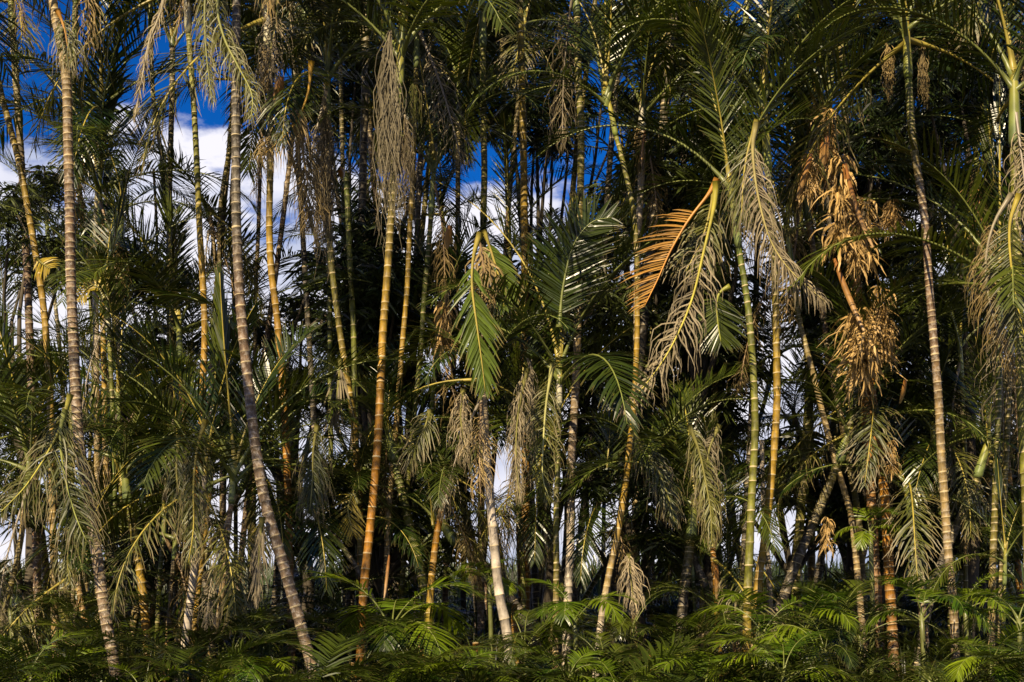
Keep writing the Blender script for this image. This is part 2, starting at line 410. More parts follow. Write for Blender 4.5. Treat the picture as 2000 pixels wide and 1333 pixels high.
TANG = {'long': tangle_mesh(1.9, .10, 170, rt, 'grey', .0042, wav=.42, wide=.55), 'mid': tangle_mesh(1.0, .10, 60, rt, 'dry', .004, wav=.5, wide=.6),
        'bush': tangle_mesh(.6, .14, 60, rt, 'dry', .004, wav=.75), 'grey': tangle_mesh(1.1, .12, 70, rt, 'grey', .0038, wav=.6, wide=.7),
        'thatch': strips_mesh(.8, .11, 260, rt), 'shred': strips_mesh(1.0, .08, 140, rt),
        'fresh': tangle_mesh(.6, .25, 60, rt, 'dull', .004, wav=.5)}

# ------------------------------------------------------------------ palms
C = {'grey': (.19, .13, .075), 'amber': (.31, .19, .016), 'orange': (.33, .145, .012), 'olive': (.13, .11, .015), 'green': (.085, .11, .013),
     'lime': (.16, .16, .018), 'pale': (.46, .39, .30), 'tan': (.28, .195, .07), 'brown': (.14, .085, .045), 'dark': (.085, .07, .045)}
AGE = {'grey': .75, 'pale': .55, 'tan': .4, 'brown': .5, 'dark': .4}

def trunk_mesh(pts, w_top, w_bot, cols, spacing, rnd, origin, sides=10, ridge=.055):
    """pts: top to bottom; widths in metres"""
    Ls = sum((b - a).length for a, b in zip(pts, pts[1:]))
    cen = catmull(pts, max(8, int(Ls / .12)))
    d = [0]
    for a, b in zip(cen, cen[1:]): d.append(d[-1] + (b - a).length)
    tot = d[-1]
    def at(s):
        s = min(max(s, 0), tot); import bisect
        i = min(len(d) - 2, max(0, bisect.bisect_right(d, s) - 1)); t = (s - d[i]) / max(1e-6, d[i + 1] - d[i])
        return cen[i].lerp(cen[i + 1], t)
    P_, Rr, A, Cc = [], [], [], []
    s = 0.0
    while s < tot:
        t = s / tot
        sp = spacing * .86 * (.55 + .75 * min(1, t * 3.5)) * rnd.uniform(.65, 1.35) * (1 - .25 * sstep(.75, 1, t))
        base = (w_top + (w_bot - w_top) * t) / 2 * rnd.uniform(.982, 1.018)
        col = interp(cols, t); jit = rnd.uniform(.85, 1.15); col = (col[0] * jit, col[1] * jit, col[2] * jit, col[3])
        rs = min(.0075, sp * .13) * rnd.uniform(.6, 1.4); th = rs; rg = rnd.choice((.35, .7, 1, 1))
        for (ds, rm, aa) in ((0, 1.0, 0), (th * .4, 1 + ridge, 1), (th * 1.2, 1 + ridge * .85, 1), (th * 1.7, .99, 0), (sp * .55, .975, 0)):
            flare = 1 + .5 * max(0, (s + ds) / tot - .95) / .05
            P_.append(at(s + ds)); Rr.append(base * rm * flare); A.append(aa * rg); Cc.append(col)
        s += sp
    P_.append(at(tot)); Rr.append(w_bot / 2 * 1.5); A.append(0.0); Cc.append(interp(cols, 1))
    mb = MB(); mb.tube(P_, Rr, sides, a=A, c=Cc)
    # uneven rings: nudge ring verts so scars are not perfect hoops
    for i in range(len(P_)):
        ph = rnd.uniform(0, 6.28)
        for k in range(sides):
            mb.v[i * sides + k] = mb.v[i * sides + k] + Vector((0, 0, (w_top * .07) * math.sin(ph * .15 + i * .0 + 2 * math.pi * k / sides)))
    return mb.mesh('trunk', [M['bark']], smooth=True, origin=origin)

def shaft_mesh(p0, p1, w0, w1, cols, origin):
    """swollen sheath: p0 top, p1 bottom (at the last ring)"""
    n = 12; pts = [p0.lerp(p1, i / n) for i in range(n + 1)]
    r = []
    for i in range(n + 1):
        t = i / n; r.append((w0 + (w1 * 1.35 - w0) * t ** .8) / 2 if t < .9 else w1 * (1.35 - (t - .9) * 2.6) / 2)
    mb = MB(); mb.tube(pts, r, 12, c=[(*interp(cols, i / n)[:3], 1) for i in range(n + 1)])
    return mb.mesh('crownshaft', [M['shaft']], smooth=True, origin=origin)

SHC = [(0, (.26, .22, .03)), (.35, (.20, .21, .04)), (.8, (.14, .18, .05)), (1, (.10, .12, .04))]
SHP = [(0, (.42, .34, .16)), (.5, (.50, .45, .33)), (1, (.42, .40, .22))]
SHY = [(0, (.40, .26, .03)), (.4, (.30, .26, .04)), (1, (.16, .2, .04))]

MIX = ['spear', 'up', 'rise', 'rise', 'arch', 'out', 'arch', 'out', 'droop', 'old', 'dead', 'out', 'rise', 'droop']
def crown(root, top, n, rnd, scl=1.0, dead=0, keys=None, az0=None):
    az = rnd.uniform(0, 6.28) if az0 is None else az0
    seq = (keys or MIX)[:n]
    for i, k in enumerate(seq):
        place_frond(root, k, top - root.location + Vector((0, 0, -.025 * i)), az, rnd, scl * rnd.uniform(.85, 1.1))
        az += 2.399 + rnd.uniform(-.25, .25)
    for i in range(dead):
        place_frond(root, rnd.choice(['dead', 'dead_grey']), top - root.location + Vector((0, 0, -.25)), rnd.uniform(0, 6.28), rnd, scl * rnd.uniform(.8, 1.05))

def to_ground(p, prev):
    """continue the line prev->p down to the ground"""
    d = (p - prev); d = d / max(.05, -d.z) if d.z < -.02 else Vector((0, 0, -1))
    d = Vector((d.x * .5, d.y, -1)); q = p.copy()
    for _ in range(400):
        if q.z <= ground_z(q.x, q.y) - .05: break
        q = q + d * .03
    return q

PALMS = {}
def palm(key, label, Y, pts, w, cols, spacing=.085, shaft=0, shc=SHC, n=9, scl=1.0, dead=1, up=0, keys=None, seed=None, dy=0.0, tang=None, group='ringed palms of the grove', sides=10, az0=None):
    """pts = (px,py) top to bottom of the visible trunk in the photograph, at distance Y; w = widths in photo pixels;
    up = metres of trunk above the first point; shaft = length of crownshaft in metres (above the first trunk ring)"""
    rnd = random.Random(seed if seed is not None else key)
    k = Y / F
    wp = [P(x, y, Y + dy * (1 - i / max(1, len(pts) - 1))) for i, (x, y) in enumerate(pts)]
    if up:
        d = (wp[0] - wp[1]).normalized(); wp = [wp[0] + (d * .6 + UP * .4).normalized() * up] + wp
    g = to_ground(wp[-1], wp[-2])
    if (wp[-1] - g).length > .12: wp.append(g)
    root = empty('palm_tree', (g.x, g.y, ground_z(g.x, g.y)))
    tag(root, label, 'palm tree', group)
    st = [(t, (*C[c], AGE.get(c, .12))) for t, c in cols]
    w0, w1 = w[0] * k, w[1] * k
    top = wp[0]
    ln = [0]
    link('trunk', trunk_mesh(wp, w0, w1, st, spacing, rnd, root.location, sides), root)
    if shaft:
        d = (wp[0] - wp[1]).normalized(); top = wp[0] + (d + UP * .3).normalized() * shaft
        link('crownshaft', shaft_mesh(top, wp[0] - d * .02, w0 * .75, w0 * 1.0, shc, root.location), root)
    if n: crown(root, top, n, rnd, scl, dead, keys, az0)
    if tang:
        for (kk, dz, s) in tang:
            link('flower_stalk', TANG[kk], root, wp[0] - root.location + Vector((rnd.uniform(-.06, .06), -.09, dz)), (0, 0, rnd.uniform(0, 6)), s)
    PALMS[key] = root
    return root, top

GA = [(0, 'olive'), (.25, 'amber'), (.7, 'orange'), (1, 'tan')]
# --- the near row
palm('T1', 'tall grey-brown ringed trunk leaning left, from the bottom left up past the top', 11.5,
     [(103, 0), (118, 80), (130, 160), (133, 280), (137, 440), (138, 530), (145, 700), (152, 830), (158, 890), (175, 990), (190, 1090), (205, 1200), (225, 1310)],
     (17, 23), [(0, 'olive'), (.18, 'tan'), (.4, 'brown'), (.7, 'grey'), (1, 'grey')], .05, up=1.1, shaft=.8, n=14, scl=1.1, dead=2, seed=3)
palm('T2', 'thin yellow-green ringed trunk slanting in from the left edge', 14,
     [(-2, 165), (20, 250), (40, 330), (55, 410), (72, 510), (85, 600), (95, 720), (100, 850)],
     (12, 15), [(0, 'olive'), (.35, 'amber'), (1, 'tan')], .085, up=.4, shaft=.6, n=8, dead=1, seed=5)
palm('T3', 'slim amber trunk with a pale cream crownshaft at the top edge, against blue sky', 12.5,
     [(368, 62), (378, 200), (385, 330), (390, 450), (395, 530), (400, 640), (397, 740), (392, 860), (385, 980)],
     (11, 16), [(0, 'lime'), (.2, 'lime'), (.35, 'amber'), (.7, 'orange'), (1, 'tan')], .095, shaft=.62, shc=SHP, n=10, scl=1.0, dead=0, seed=8)
palm('T4', 'long rough grey-brown trunk curving down to the right, dark in its upper half', 11,
     [(462, 0), (461, 100), (461, 300), (462, 440), (470, 600), (485, 750), (500, 880), (520, 990), (555, 1110), (605, 1290)],
     (16, 24), [(0, 'dark'), (.38, 'dark'), (.5, 'brown'), (.65, 'grey'), (1, 'grey')], .07, up=.9, shaft=.8, n=14, scl=1.1, dead=2, seed=13)  # the dark upper colour stops paint shade onto this trunk
palm('T5', 'amber trunk with white rings under a blotched pale crownshaft, right of the dark trunk', 12.5,
     [(523, 88), (528, 200), (528, 320), (526, 440), (530, 530), (540, 610), (548, 700), (556, 820), (562, 950)],
     (13, 16), [(0, 'dark'), (.15, 'olive'), (.3, 'amber'), (.6, 'orange'), (1, 'brown')], .1, shaft=.45, shc=SHP, n=10, dead=1, tang=[('bush', -.05, .8)], seed=21)
palm('T6', 'slender olive trunk bowing right and turning orange below, white ringed', 13,
     [(640, 250), (640, 400), (648, 520), (660, 620), (672, 700), (685, 780), (692, 830), (698, 920), (703, 1020)],
     (11, 15), [(0, 'green'), (.3, 'olive'), (.55, 'amber'), (.8, 'orange'), (1, 'brown')], .1, shaft=.6, n=9, dead=1, seed=34)
palm('T7', 'stout orange trunk with close white rings and a long grey flower tassel near its crown', 11.8,
     [(780, 165), (770, 320), (763, 440), (755, 560), (748, 650), (743, 760), (738, 860), (730, 960), (720, 1060), (710, 1160)],
     (14, 18), [(0, 'green'), (.18, 'olive'), (.35, 'amber'), (.55, 'orange'), (.9, 'orange'), (1, 'tan')], .088, shaft=.42, shc=SHY, n=10, dead=0,
     keys=['spear', 'up', 'rise', 'up', 'rise', 'arch', 'arch', 'out', 'rise', 'arch'], seed=55)
palm('T8', 'thin yellow-tan trunk close beside the stout orange one on its right', 13,
     [(813, 130), (808, 300), (800, 460), (795, 570), (788, 650), (780, 750), (770, 880), (762, 960)],
     (9, 13), [(0, 'olive'), (.4, 'amber'), (.7, 'tan'), (1, 'tan')], .08, shaft=.6, n=8, dead=1, seed=89)
palm('T9', 'lime green ringed stem slanting left below a thin brown frond, right of the yellow-tan trunk', 13.5,
     [(842, 420), (836, 500), (830, 560), (822, 680), (812, 780), (805, 860), (796, 950)],
     (10, 11), [(0, 'green'), (.5, 'lime'), (1, 'olive')], .11, shaft=.55, n=7, scl=.85, dead=1, seed=91)
palm('T10', 'olive banded trunk standing straight in the upper middle, beside a hanging green frond', 14,
     [(943, 90), (944, 240), (946, 330), (944, 440), (942, 560), (941, 700)],
     (12, 15), [(0, 'lime'), (.3, 'olive'), (.6, 'brown'), (1, 'grey')], .075, shaft=.5, n=9, dead=0, seed=101)
palm('T10b', 'whitish peeling trunk leaning right, below the hanging green frond', 12,
     [(940, 720), (950, 880), (958, 980), (965, 1060), (975, 1160), (992, 1250)],
     (15, 22), [(0, 'tan'), (.3, 'pale'), (1, 'pale')], .16, n=6, scl=.7, dead=2, keys=['rise', 'arch', 'out', 'old', 'droop', 'arch'], seed=102)
palm('T11', 'short orange and yellow ringed trunk with a pale frayed leaf on its top', 12.5,
     [(872, 920), (865, 985), (855, 1035), (848, 1085), (840, 1177)],
     (12, 17), [(0, 'tan'), (.2, 'orange'), (.5, 'amber'), (.7, 'lime'), (1, 'tan')], .09, n=6, scl=.6, dead=1, keys=['rise', 'old', 'arch', 'out', 'old', 'rise'], seed=111)
palm('T12', 'tall straight trunk turning chalk white towards its foot', 12.8,
     [(1127, 30), (1130, 150), (1135, 270), (1133, 400), (1132, 500), (1129, 600), (1127, 680), (1122, 800), (1116, 900), (1115, 1000), (1113, 1100), (1110, 1150)],
     (13, 18), [(0, 'lime'), (.25, 'olive'), (.45, 'tan'), (.6, 'grey'), (.8, 'pale'), (1, 'pale')], .075, shaft=.6, n=9, dead=1, seed=121)
palm('T13', 'slim golden trunk bowing to the left at its foot under a small spiky crown', 12.2,
     [(1202, 262), (1215, 310), (1235, 400), (1243, 480), (1245, 600), (1243, 700), (1238, 800), (1230, 870), (1220, 960), (1205, 1050), (1190, 1120), (1172, 1230)],
     (9, 15), [(0, 'lime'), (.2, 'olive'), (.35, 'amber'), (.6, 'amber'), (.75, 'tan'), (.85, 'pale'), (1, 'pale')], .088, shaft=.42, shc=SHY, n=8, scl=.9, dead=0,
     keys=['spear', 'up', 'rise', 'up', 'arch', 'rise', 'out', 'rise'], seed=133)
palm('T14', 'pinkish grey trunk end with frayed brown sheaths above the slim golden trunk', 13.4,
     [(1254, 250), (1253, 330), (1250, 400), (1246, 470), (1244, 600)],
     (13, 14), [(0, 'pale'), (.5, 'tan'), (1, 'tan')], .1, shaft=.25, shc=SHP, n=8, scl=.8, dead=1, tang=[('bush', 0, .8), ('bush', -.15, .6)], seed=141)
palm('T15', 'green-topped ringed stem with a banded shadow, left of the chalk white trunk', 12.2,
     [(1092, 790), (1091, 850), (1089, 930), (1086, 1010), (1087, 1100), (1085, 1262)],
     (10, 14), [(0, 'green'), (.25, 'lime'), (.5, 'olive'), (.7, 'tan'), (1, 'tan')], .07, shaft=.36, shc=SHP, n=8, scl=.95, dead=0,
     keys=['spear', 'up', 'rise', 'rise', 'arch', 'up', 'arch', 'out'], seed=151, az0=.6)
palm('T16', 'tall ringed trunk with a smooth yellow-green crownshaft and a sweeping brown frond', 12,
     [(1500, 330), (1506, 400), (1512, 500), (1515, 600), (1517, 700), (1517, 800), (1510, 900), (1500, 1000), (1490, 1080), (1480, 1150)],
     (13, 17), [(0, 'green'), (.2, 'olive'), (.4, 'amber'), (.7, 'amber'), (1, 'tan')], .085, shaft=.68, shc=SHY, n=9, dead=0,
     keys=['spear', 'up', 'rise', 'rise', 'arch', 'out', 'arch', 'up', 'out'], seed=161)
palm('T17', 'smooth yellow-green trunk with wide-spaced thin rings, orange at its foot', 11.6,
     [(1442, 480), (1457, 570), (1465, 640), (1472, 740), (1475, 840), (1470, 940), (1467, 1000), (1463, 1100), (1460, 1180)],
     (12, 19), [(0, 'green'), (.3, 'lime'), (.65, 'lime'), (.85, 'amber'), (1, 'orange')], .13, shaft=.55, n=6, scl=.85, dead=0,
     keys=['spear', 'up', 'rise', 'arch', 'rise', 'out'], seed=174)
palm('T19', 'tall dark banded trunk with a fat shiny crownshaft at the top right', 11.8,
     [(1774, 148), (1778, 220), (1785, 290), (1798, 370), (1808, 450), (1815, 560), (1825, 680), (1833, 780), (1838, 880), (1845, 980), (1852, 1080), (1862, 1190)],
     (14, 18), [(0, 'green'), (.1, 'olive'), (.2, 'brown'), (.4, 'brown'), (.6, 'tan'), (1, 'grey')], .062, shaft=.5, shc=SHY, n=10, dead=0, seed=191)
palm('T20', 'right one of two slim tan trunks leaning left together, right of centre', 13.5,
     [(1578, 430), (1590, 500), (1600, 560), (1610, 630), (1622, 720), (1640, 800), (1655, 890), (1672, 980), (1680, 1050)],
     (11, 14), [(0, 'tan'), (.3, 'brown'), (.6, 'olive'), (1, 'grey')], .075, shaft=.5, n=8, dead=1, seed=201)
palm('T21', 'left one of two slim tan trunks leaning left together, with striped shadow near its foot', 13,
     [(1548, 540), (1560, 620), (1572, 670), (1588, 730), (1605, 800), (1625, 880), (1640, 930), (1655, 980), (1668, 1050)],
     (10, 14), [(0, 'lime'), (.25, 'tan'), (.6, 'tan'), (1, 'grey')], .06, shaft=.5, n=7, scl=.9, dead=1, seed=211)
palm('T22', 'thick orange-brown stub trunk shrouded in tan dead leaves', 13,
     [(1700, 740), (1706, 800), (1713, 860), (1722, 925), (1730, 1000)],
     (17, 22), [(0, 'orange'), (.6, 'orange'), (1, 'brown')], .06, n=8, scl=.75, dead=2, keys=['rise', 'up', 'arch', 'old', 'out', 'old', 'rise', 'arch'], seed=221)
palm('T23', 'left one of a joined pair of banded trunks at the bottom right', 12,
     [(1952, 640), (1950, 800), (1946, 900), (1944, 980), (1940, 1080), (1937, 1195)],
     (11, 16), [(0, 'green'), (.5, 'olive'), (.8, 'tan'), (1, 'grey')], .06, shaft=.5, n=8, dead=1, seed=231)
palm('T24', 'right one of a joined pair of banded trunks at the bottom right', 12.2,
     [(1972, 700), (1968, 830), (1962, 960), (1956, 1080), (1949, 1195)],
     (10, 13), [(0, 'olive'), (.5, 'olive'), (1, 'tan')], .065, shaft=.5, n=7, dead=1, seed=241)
palm('T25', 'pale green smooth trunk at the right edge under hanging fronds', 11.5,
     [(1986, 500), (1990, 640), (1996, 800), (2004, 960), (2010, 1150)],
     (19, 20), [(0, 'lime'), (.5, 'lime'), (1, 'tan')], .14, up=.9, shaft=.6, n=9, dead=1, seed=251)
palm('T26', 'pale mottled trunk at lower left with two thinner ones on its right', 12,
     [(398, 930), (388, 1020), (375, 1150), (355, 1310)],
     (15, 18), [(0, 'pale'), (1, 'pale')], .1, n=7, scl=.85, dead=1, keys=['rise', 'up', 'arch', 'old', 'out', 'droop', 'old'], seed=261)
palm('T27', 'thin amber stem touching the pale mottled trunk at lower left', 12.3,
     [(410, 960), (402, 1040), (385, 1180), (370, 1330)],
     (9, 10), [(0, 'amber'), (.6, 'amber'), (1, 'olive')], .1, n=6, scl=.8, dead=0, shaft=.3, seed=271)
palm('T28', 'tan trunk leaning right, third of the lower left trio', 11.6,
     [(452, 980), (445, 1040), (430, 1180), (398, 1340)],
     (11, 15), [(0, 'brown'), (.5, 'tan'), (1, 'tan')], .08, n=7, scl=.9, dead=1, shaft=.3, seed=281)
palm('T29', 'tan banded trunk behind the leftmost tall grey-brown trunk, lower half', 14.5,
     [(196, 440), (199, 560), (203, 700), (205, 830), (208, 950), (210, 1060)],
     (10, 14), [(0, 'olive'), (.3, 'amber'), (.6, 'tan'), (1, 'tan')], .065, shaft=.5, n=8, dead=1, seed=291)
palm('T30', 'small palm with a smooth pale green shaft, right of the tall left trunk', 14,
     [(212, 640), (217, 730), (222, 850), (225, 1000)],
     (9, 10), [(0, 'lime'), (.4, 'green'), (1, 'olive')], .12, shaft=.35, shc=SHP, n=7, scl=.75, dead=1, seed=301)
palm('T31', 'pale brown sheathed shaft beside a green one, upper left', 14.5,
     [(196, 262), (192, 340), (188, 440), (186, 560), (188, 700)],
     (11, 12), [(0, 'lime'), (.3, 'pale'), (.5, 'tan'), (1, 'olive')], .09, shaft=.42, n=9, dead=1, seed=311)
palm('T32', 'short orange-tan trunk leaning left at bottom left, under green-grey fronds', 12.6,
     [(150, 1120), (157, 1170), (165, 1210), (175, 1262)],
     (11, 14), [(0, 'tan'), (.5, 'orange'), (1, 'olive')], .06, n=7, scl=.8, dead=1, keys=['old', 'rise', 'old', 'arch', 'out', 'rise', 'up'], seed=321)
palm('T33', 'thin tan trunk slanting towards the bottom left corner', 12.4,
     [(52, 960), (40, 1060), (25, 1130), (-2, 1240)],
     (11, 12), [(0, 'tan'), (.5, 'olive'), (1, 'tan')], .08, n=7, scl=.9, dead=1, shaft=.3, seed=331)
palm('T37', 'thin pale tan trunk leaning left in front of the white cloud, with a hooked top', 15,
     [(408, 405), (414, 450), (420, 500), (427, 560), (433, 680), (433, 800)],
     (8, 10), [(0, 'tan'), (.4, 'tan'), (1, 'olive')], .1, n=6, scl=.7, dead=1, keys=['old', 'rise', 'old', 'out', 'arch', 'dead'], seed=371)
palm('T38', 'thin brown trunk just left of the amber one, before the cloud', 16,
     [(512, 240), (508, 330), (505, 440), (500, 560), (498, 700)],
     (8, 10), [(0, 'brown'), (.5, 'tan'), (1, 'olive')], .08, shaft=.4, n=5, scl=.7, dead=1, seed=381)
palm('T39', 'dark thin stem with faint green rings in the blue sky gap, left of its twin', 15.5,
     [(296, 130), (300, 200), (310, 270), (322, 340), (328, 420), (330, 500), (330, 640)],
     (9, 10), [(0, 'lime'), (.15, 'dark'), (.5, 'olive'), (1, 'dark')], .1, up=.2, shaft=.5, n=6, scl=.85, dead=0, keys=['spear', 'up', 'rise', 'up', 'rise', 'arch'], seed=391)
palm('T40', 'dark stem in the blue sky gap with upright fronds, right of its twin', 15.2,
     [(337, 90), (336, 180), (333, 300), (331, 400), (334, 520)],
     (11, 11), [(0, 'dark'), (.3, 'olive'), (1, 'dark')], .09, shaft=.1, n=7, scl=.85, dead=0, keys=['spear', 'up', 'rise', 'up', 'rise', 'arch', 'up'], seed=401)
palm('T42', 'short dark curved stem with leafy twigs between amber and dark trunks', 15,
     [(447, 300), (438, 350), (430, 410), (428, 470), (430, 560)],
     (9, 10), [(0, 'olive'), (.4, 'brown'), (1, 'dark')], .1, n=0, seed=421)
palm('T46', 'thin lime green stem right of the slanting green one, low in the middle', 13.8,
     [(852, 700), (845, 780), (841, 870), (838, 960), (836, 1040)],
     (9, 10), [(0, 'green'), (.5, 'lime'), (1, 'olive')], .12, shaft=.35, n=7, scl=.8, dead=1, seed=461)
palm('T47', 'slim green stem crossed by striped shadows, left of the green-topped stem', 13.5,
     [(1012, 900), (1014, 970), (1017, 1040), (1021, 1110)],
     (8, 10), [(0, 'green'), (.5, 'lime'), (1, 'olive')], .07, shaft=.35, n=7, scl=.8, dead=2, seed=471)
palm('T48', 'bright orange short trunk near the ground, left of the smooth yellow-green trunk', 12.5,
     [(1392, 1070), (1395, 1110), (1398, 1150), (1402, 1210)],
     (11, 14), [(0, 'orange'), (1, 'amber')], .08, n=6, scl=.7, dead=2, keys=['rise', 'up', 'arch', 'out', 'old', 'rise'], seed=481)
palm('T51', 'thin pale trunk half hidden behind the smooth yellow-green trunk', 13.6,
     [(1488, 860), (1490, 960), (1497, 1060), (1502, 1130)],
     (9, 12), [(0, 'pale'), (.5, 'pale'), (1, 'orange')], .1, n=0, seed=511)
palm('T54', 'slim green stem with a folded pale leaf, right of the tall dark banded trunk', 13.5,
     [(1878, 740), (1881, 800), (1884, 870), (1885, 960)],
     (8, 10), [(0, 'green'), (.5, 'olive'), (1, 'olive')], .1, shaft=.4, n=7, scl=.8, dead=1, seed=541)
palm('T55', 'broken green stem with a pale fallen leaf base resting across its top', 13.6,
     [(676, 338), (679, 400), (682, 480), (688, 600), (692, 700)],
     (11, 13), [(0, 'green'), (.2, 'lime'), (.5, 'green'), (1, 'dark')], .16, n=0, seed=551)
palm('T56', 'narrow palm with orange dead sheath hanging in the sky gap at right', 14,
     [(1908, 330), (1914, 400), (1920, 500), (1925, 620)],
     (10, 11), [(0, 'lime'), (.5, 'tan'), (1, 'olive')], .1, shaft=.35, shc=SHY, n=8, scl=.95, dead=0, keys=['spear', 'up', 'rise', 'arch', 'rise', 'up', 'out', 'arch'], seed=561)
palm('T57', 'squat palm with many yellow leaf bases and messy fruit stalks, upper right', 13,
     [(1600, 205), (1606, 260), (1612, 330), (1640, 420), (1665, 520), (1680, 640)],
     (20, 18), [(0, 'brown'), (.4, 'orange'), (1, 'brown')], .06, shaft=.16, shc=SHY, n=11, dead=0,
     keys=['up', 'up', 'rise', 'rise', 'arch', 'up', 'rise', 'out', 'arch', 'out', 'rise'], tang=[('bush', .0, 1.0), ('bush', -.1, .9), ('fresh', .05, .9)], seed=571)
palm('T58', 'slender green stem with orange sheath, top of the middle left behind hanging tassels', 13.8,
     [(642, 150), (640, 200), (641, 260)],
     (10, 10), [(0, 'lime'), (1, 'green')], .12, shaft=.4, shc=SHY, n=8, dead=0, seed=581)
palm('T59', 'small palm with yellow-tipped fronds low beside the foot of the bowed olive trunk', 12.6,
     [(698, 985), (700, 1040), (705, 1100)],
     (10, 12), [(0, 'olive'), (1, 'brown')], .1, n=7, scl=.55, dead=0, keys=['up', 'out', 'arch', 'out', 'arch', 'droop', 'arch'], seed=591)
palm('T60', 'thin green ringed stem, left one of a low pair among dark stems at left', 13.2,
     [(318, 1060), (312, 1130), (305, 1280)], (9, 10), [(0, 'green'), (.5, 'lime'), (1, 'olive')], .08, n=6, scl=.8, shaft=.3, dead=1, seed=601)
palm('T61', 'thin tan ringed stem, right one of a low pair among dark stems at left', 13.2,
     [(340, 1090), (334, 1150), (325, 1290)], (9, 11), [(0, 'dark'), (.5, 'tan'), (1, 'orange')], .07, n=6, scl=.8, shaft=.3, dead=1, seed=611)
palm('T62', 'thin green stem near the ground, left one of a short pair by the orange trunk', 12.8,
     [(1354, 1130), (1356, 1180), (1361, 1255)], (6, 7), [(0, 'green'), (.5, 'lime'), (1, 'amber')], .07, n=6, scl=.5, shaft=.2, dead=0, seed=621)
palm('T63', 'thin banded stem near the ground, right one of a short pair by the orange trunk', 12.8,
     [(1370, 1130), (1371, 1190), (1373, 1258)], (6, 7), [(0, 'olive'), (.5, 'tan'), (1, 'olive')], .06, n=5, scl=.5, shaft=.2, dead=0, seed=631)
palm('T64', 'small lime stem with yellow petioles low at right edge', 12,
     [(1962, 1140), (1960, 1200)], (7, 8), [(0, 'lime'), (1, 'lime')], .1, n=6, scl=.5, shaft=.3, dead=0, seed=641)
palm('T65', 'orange trunk stub right of the bright orange short trunk, in shade', 12.8,
     [(1413, 1140), (1420, 1180), (1428, 1230)], (9, 11), [(0, 'brown'), (1, 'orange')], .06, n=5, scl=.5, dead=1, seed=651)
palm('T66', 'slim yellow-green stem crossing behind the low ferny fronds at left', 14.2,
     [(232, 820), (234, 900), (236, 1000)], (7, 8), [(0, 'lime'), (1, 'olive')], .1, n=7, scl=.9, shaft=.3, dead=1, seed=661)
palm('T67', 'amber stem showing behind hanging brown leaves, left of the long curving trunk', 14.5,
     [(352, 700), (354, 760), (358, 820), (362, 900)], (11, 12), [(0, 'orange'), (.4, 'amber'), (1, 'tan')], .11, n=7, scl=.9, shaft=.4, dead=2, seed=671)

# --- fronds that can be picked out one by one, hanging from those palms
rh = random.Random(77)
FY = Vector((0, -1, .2))
custom_frond(PALMS['T10'], 'frond', [(938, 455), (925, 500), (922, 560), (932, 640), (940, 700), (948, 765)], 10.6, rh, 'broad bright green frond hanging straight down',
             nl=40, ll=.31, lw=.026, v=-14, a0=46, a1=20, droop=.2, curl=.05, fold=True, bare=.22, ref=FY, mats=('hero', 'stem'), segs=4, stemcol=YELST, miss=.1, lenj=.25)
custom_frond(PALMS['T10'], 'frond', [(945, 450), (962, 500), (975, 545), (985, 600)], 11.8, rh, 'frayed yellow-green frond hanging to the right',
             nl=26, ll=.30, lw=.034, v=-5, a0=48, a1=20, droop=.2, fold=True, ref=FY, mats=('hero', 'stem'), segs=4, stemcol=YELST)
custom_frond(PALMS['T10'], 'dead_frond', [(925, 470), (938, 480), (944, 520), (950, 580)], 11.7, rh, 'tan shrivelled frond over the hanging green one',
             nl=26, ll=.3, lw=.022, droop=.6, curl=.4, mats=('dry', 'stem'), segs=5, stemcol=(.3, .2, .1), ref=FY)
custom_frond(PALMS['T17'], 'dead_frond', [(1400, 350), (1385, 378), (1345, 430), (1310, 490), (1285, 545), (1258, 600)], 11.4, rh, 'bright orange dying frond with leaflets combed to the left',
             nl=40, ll=.34, lw=.018, v=0, a0=70, a1=40, droop=.16, curl=.1, fold=True, sides=(1,), bare=.25, lenj=.35, ref=FY, mats=('rust', 'stem'), stemcol=(.5, .22, .03), r0=.016, segs=4, miss=.16)
custom_frond(PALMS['T17'], 'old_frond', [(1398, 355), (1395, 400), (1375, 490), (1350, 590), (1310, 680), (1262, 750), (1215, 800)], 11.2, rh, 'long yellow-stemmed frond hanging to lower left with curled brown leaflets',
             nl=56, ll=.36, lw=.018, v=-20, a0=60, a1=30, droop=.75, curl=.33, sides=(1, -1), bare=.2, ref=FY, mats=('grey', 'stem'), stemcol=(.42, .36, .04), r0=.016, segs=5, miss=.06)
custom_frond(PALMS['T17'], 'frond', [(1395, 365), (1385, 420), (1370, 470), (1340, 530)], 11.6, rh, nl=30, ll=.4, lw=.02, v=-10, a0=60, a1=30, droop=.6, curl=.2, ref=FY, mats=('dull', 'stem'), stemcol=YELST, segs=4)
custom_frond(PALMS['T16'], 'old_frond', [(1478, 240), (1470, 290), (1480, 380), (1505, 470), (1545, 530), (1612, 590)], 11.2, rh, 'sweeping brown frond curving down to the right like a comb',
             nl=80, ll=.34, lw=.014, v=-25, a0=55, a1=30, droop=.8, curl=.12, bare=.12, ref=FY, mats=('grey', 'stem'), stemcol=(.36, .3, .1), segs=5, miss=.02)
custom_frond(PALMS['T16'], 'frond', [(1478, 235), (1462, 290), (1452, 350), (1448, 430)], 11.4, rh, 'olive frond hanging on the left of the crownshaft',
             nl=44, ll=.42, lw=.014, v=-20, a0=50, a1=25, droop=.6, curl=.1, ref=FY, mats=('dull', 'stem'), stemcol=YELST, segs=5)
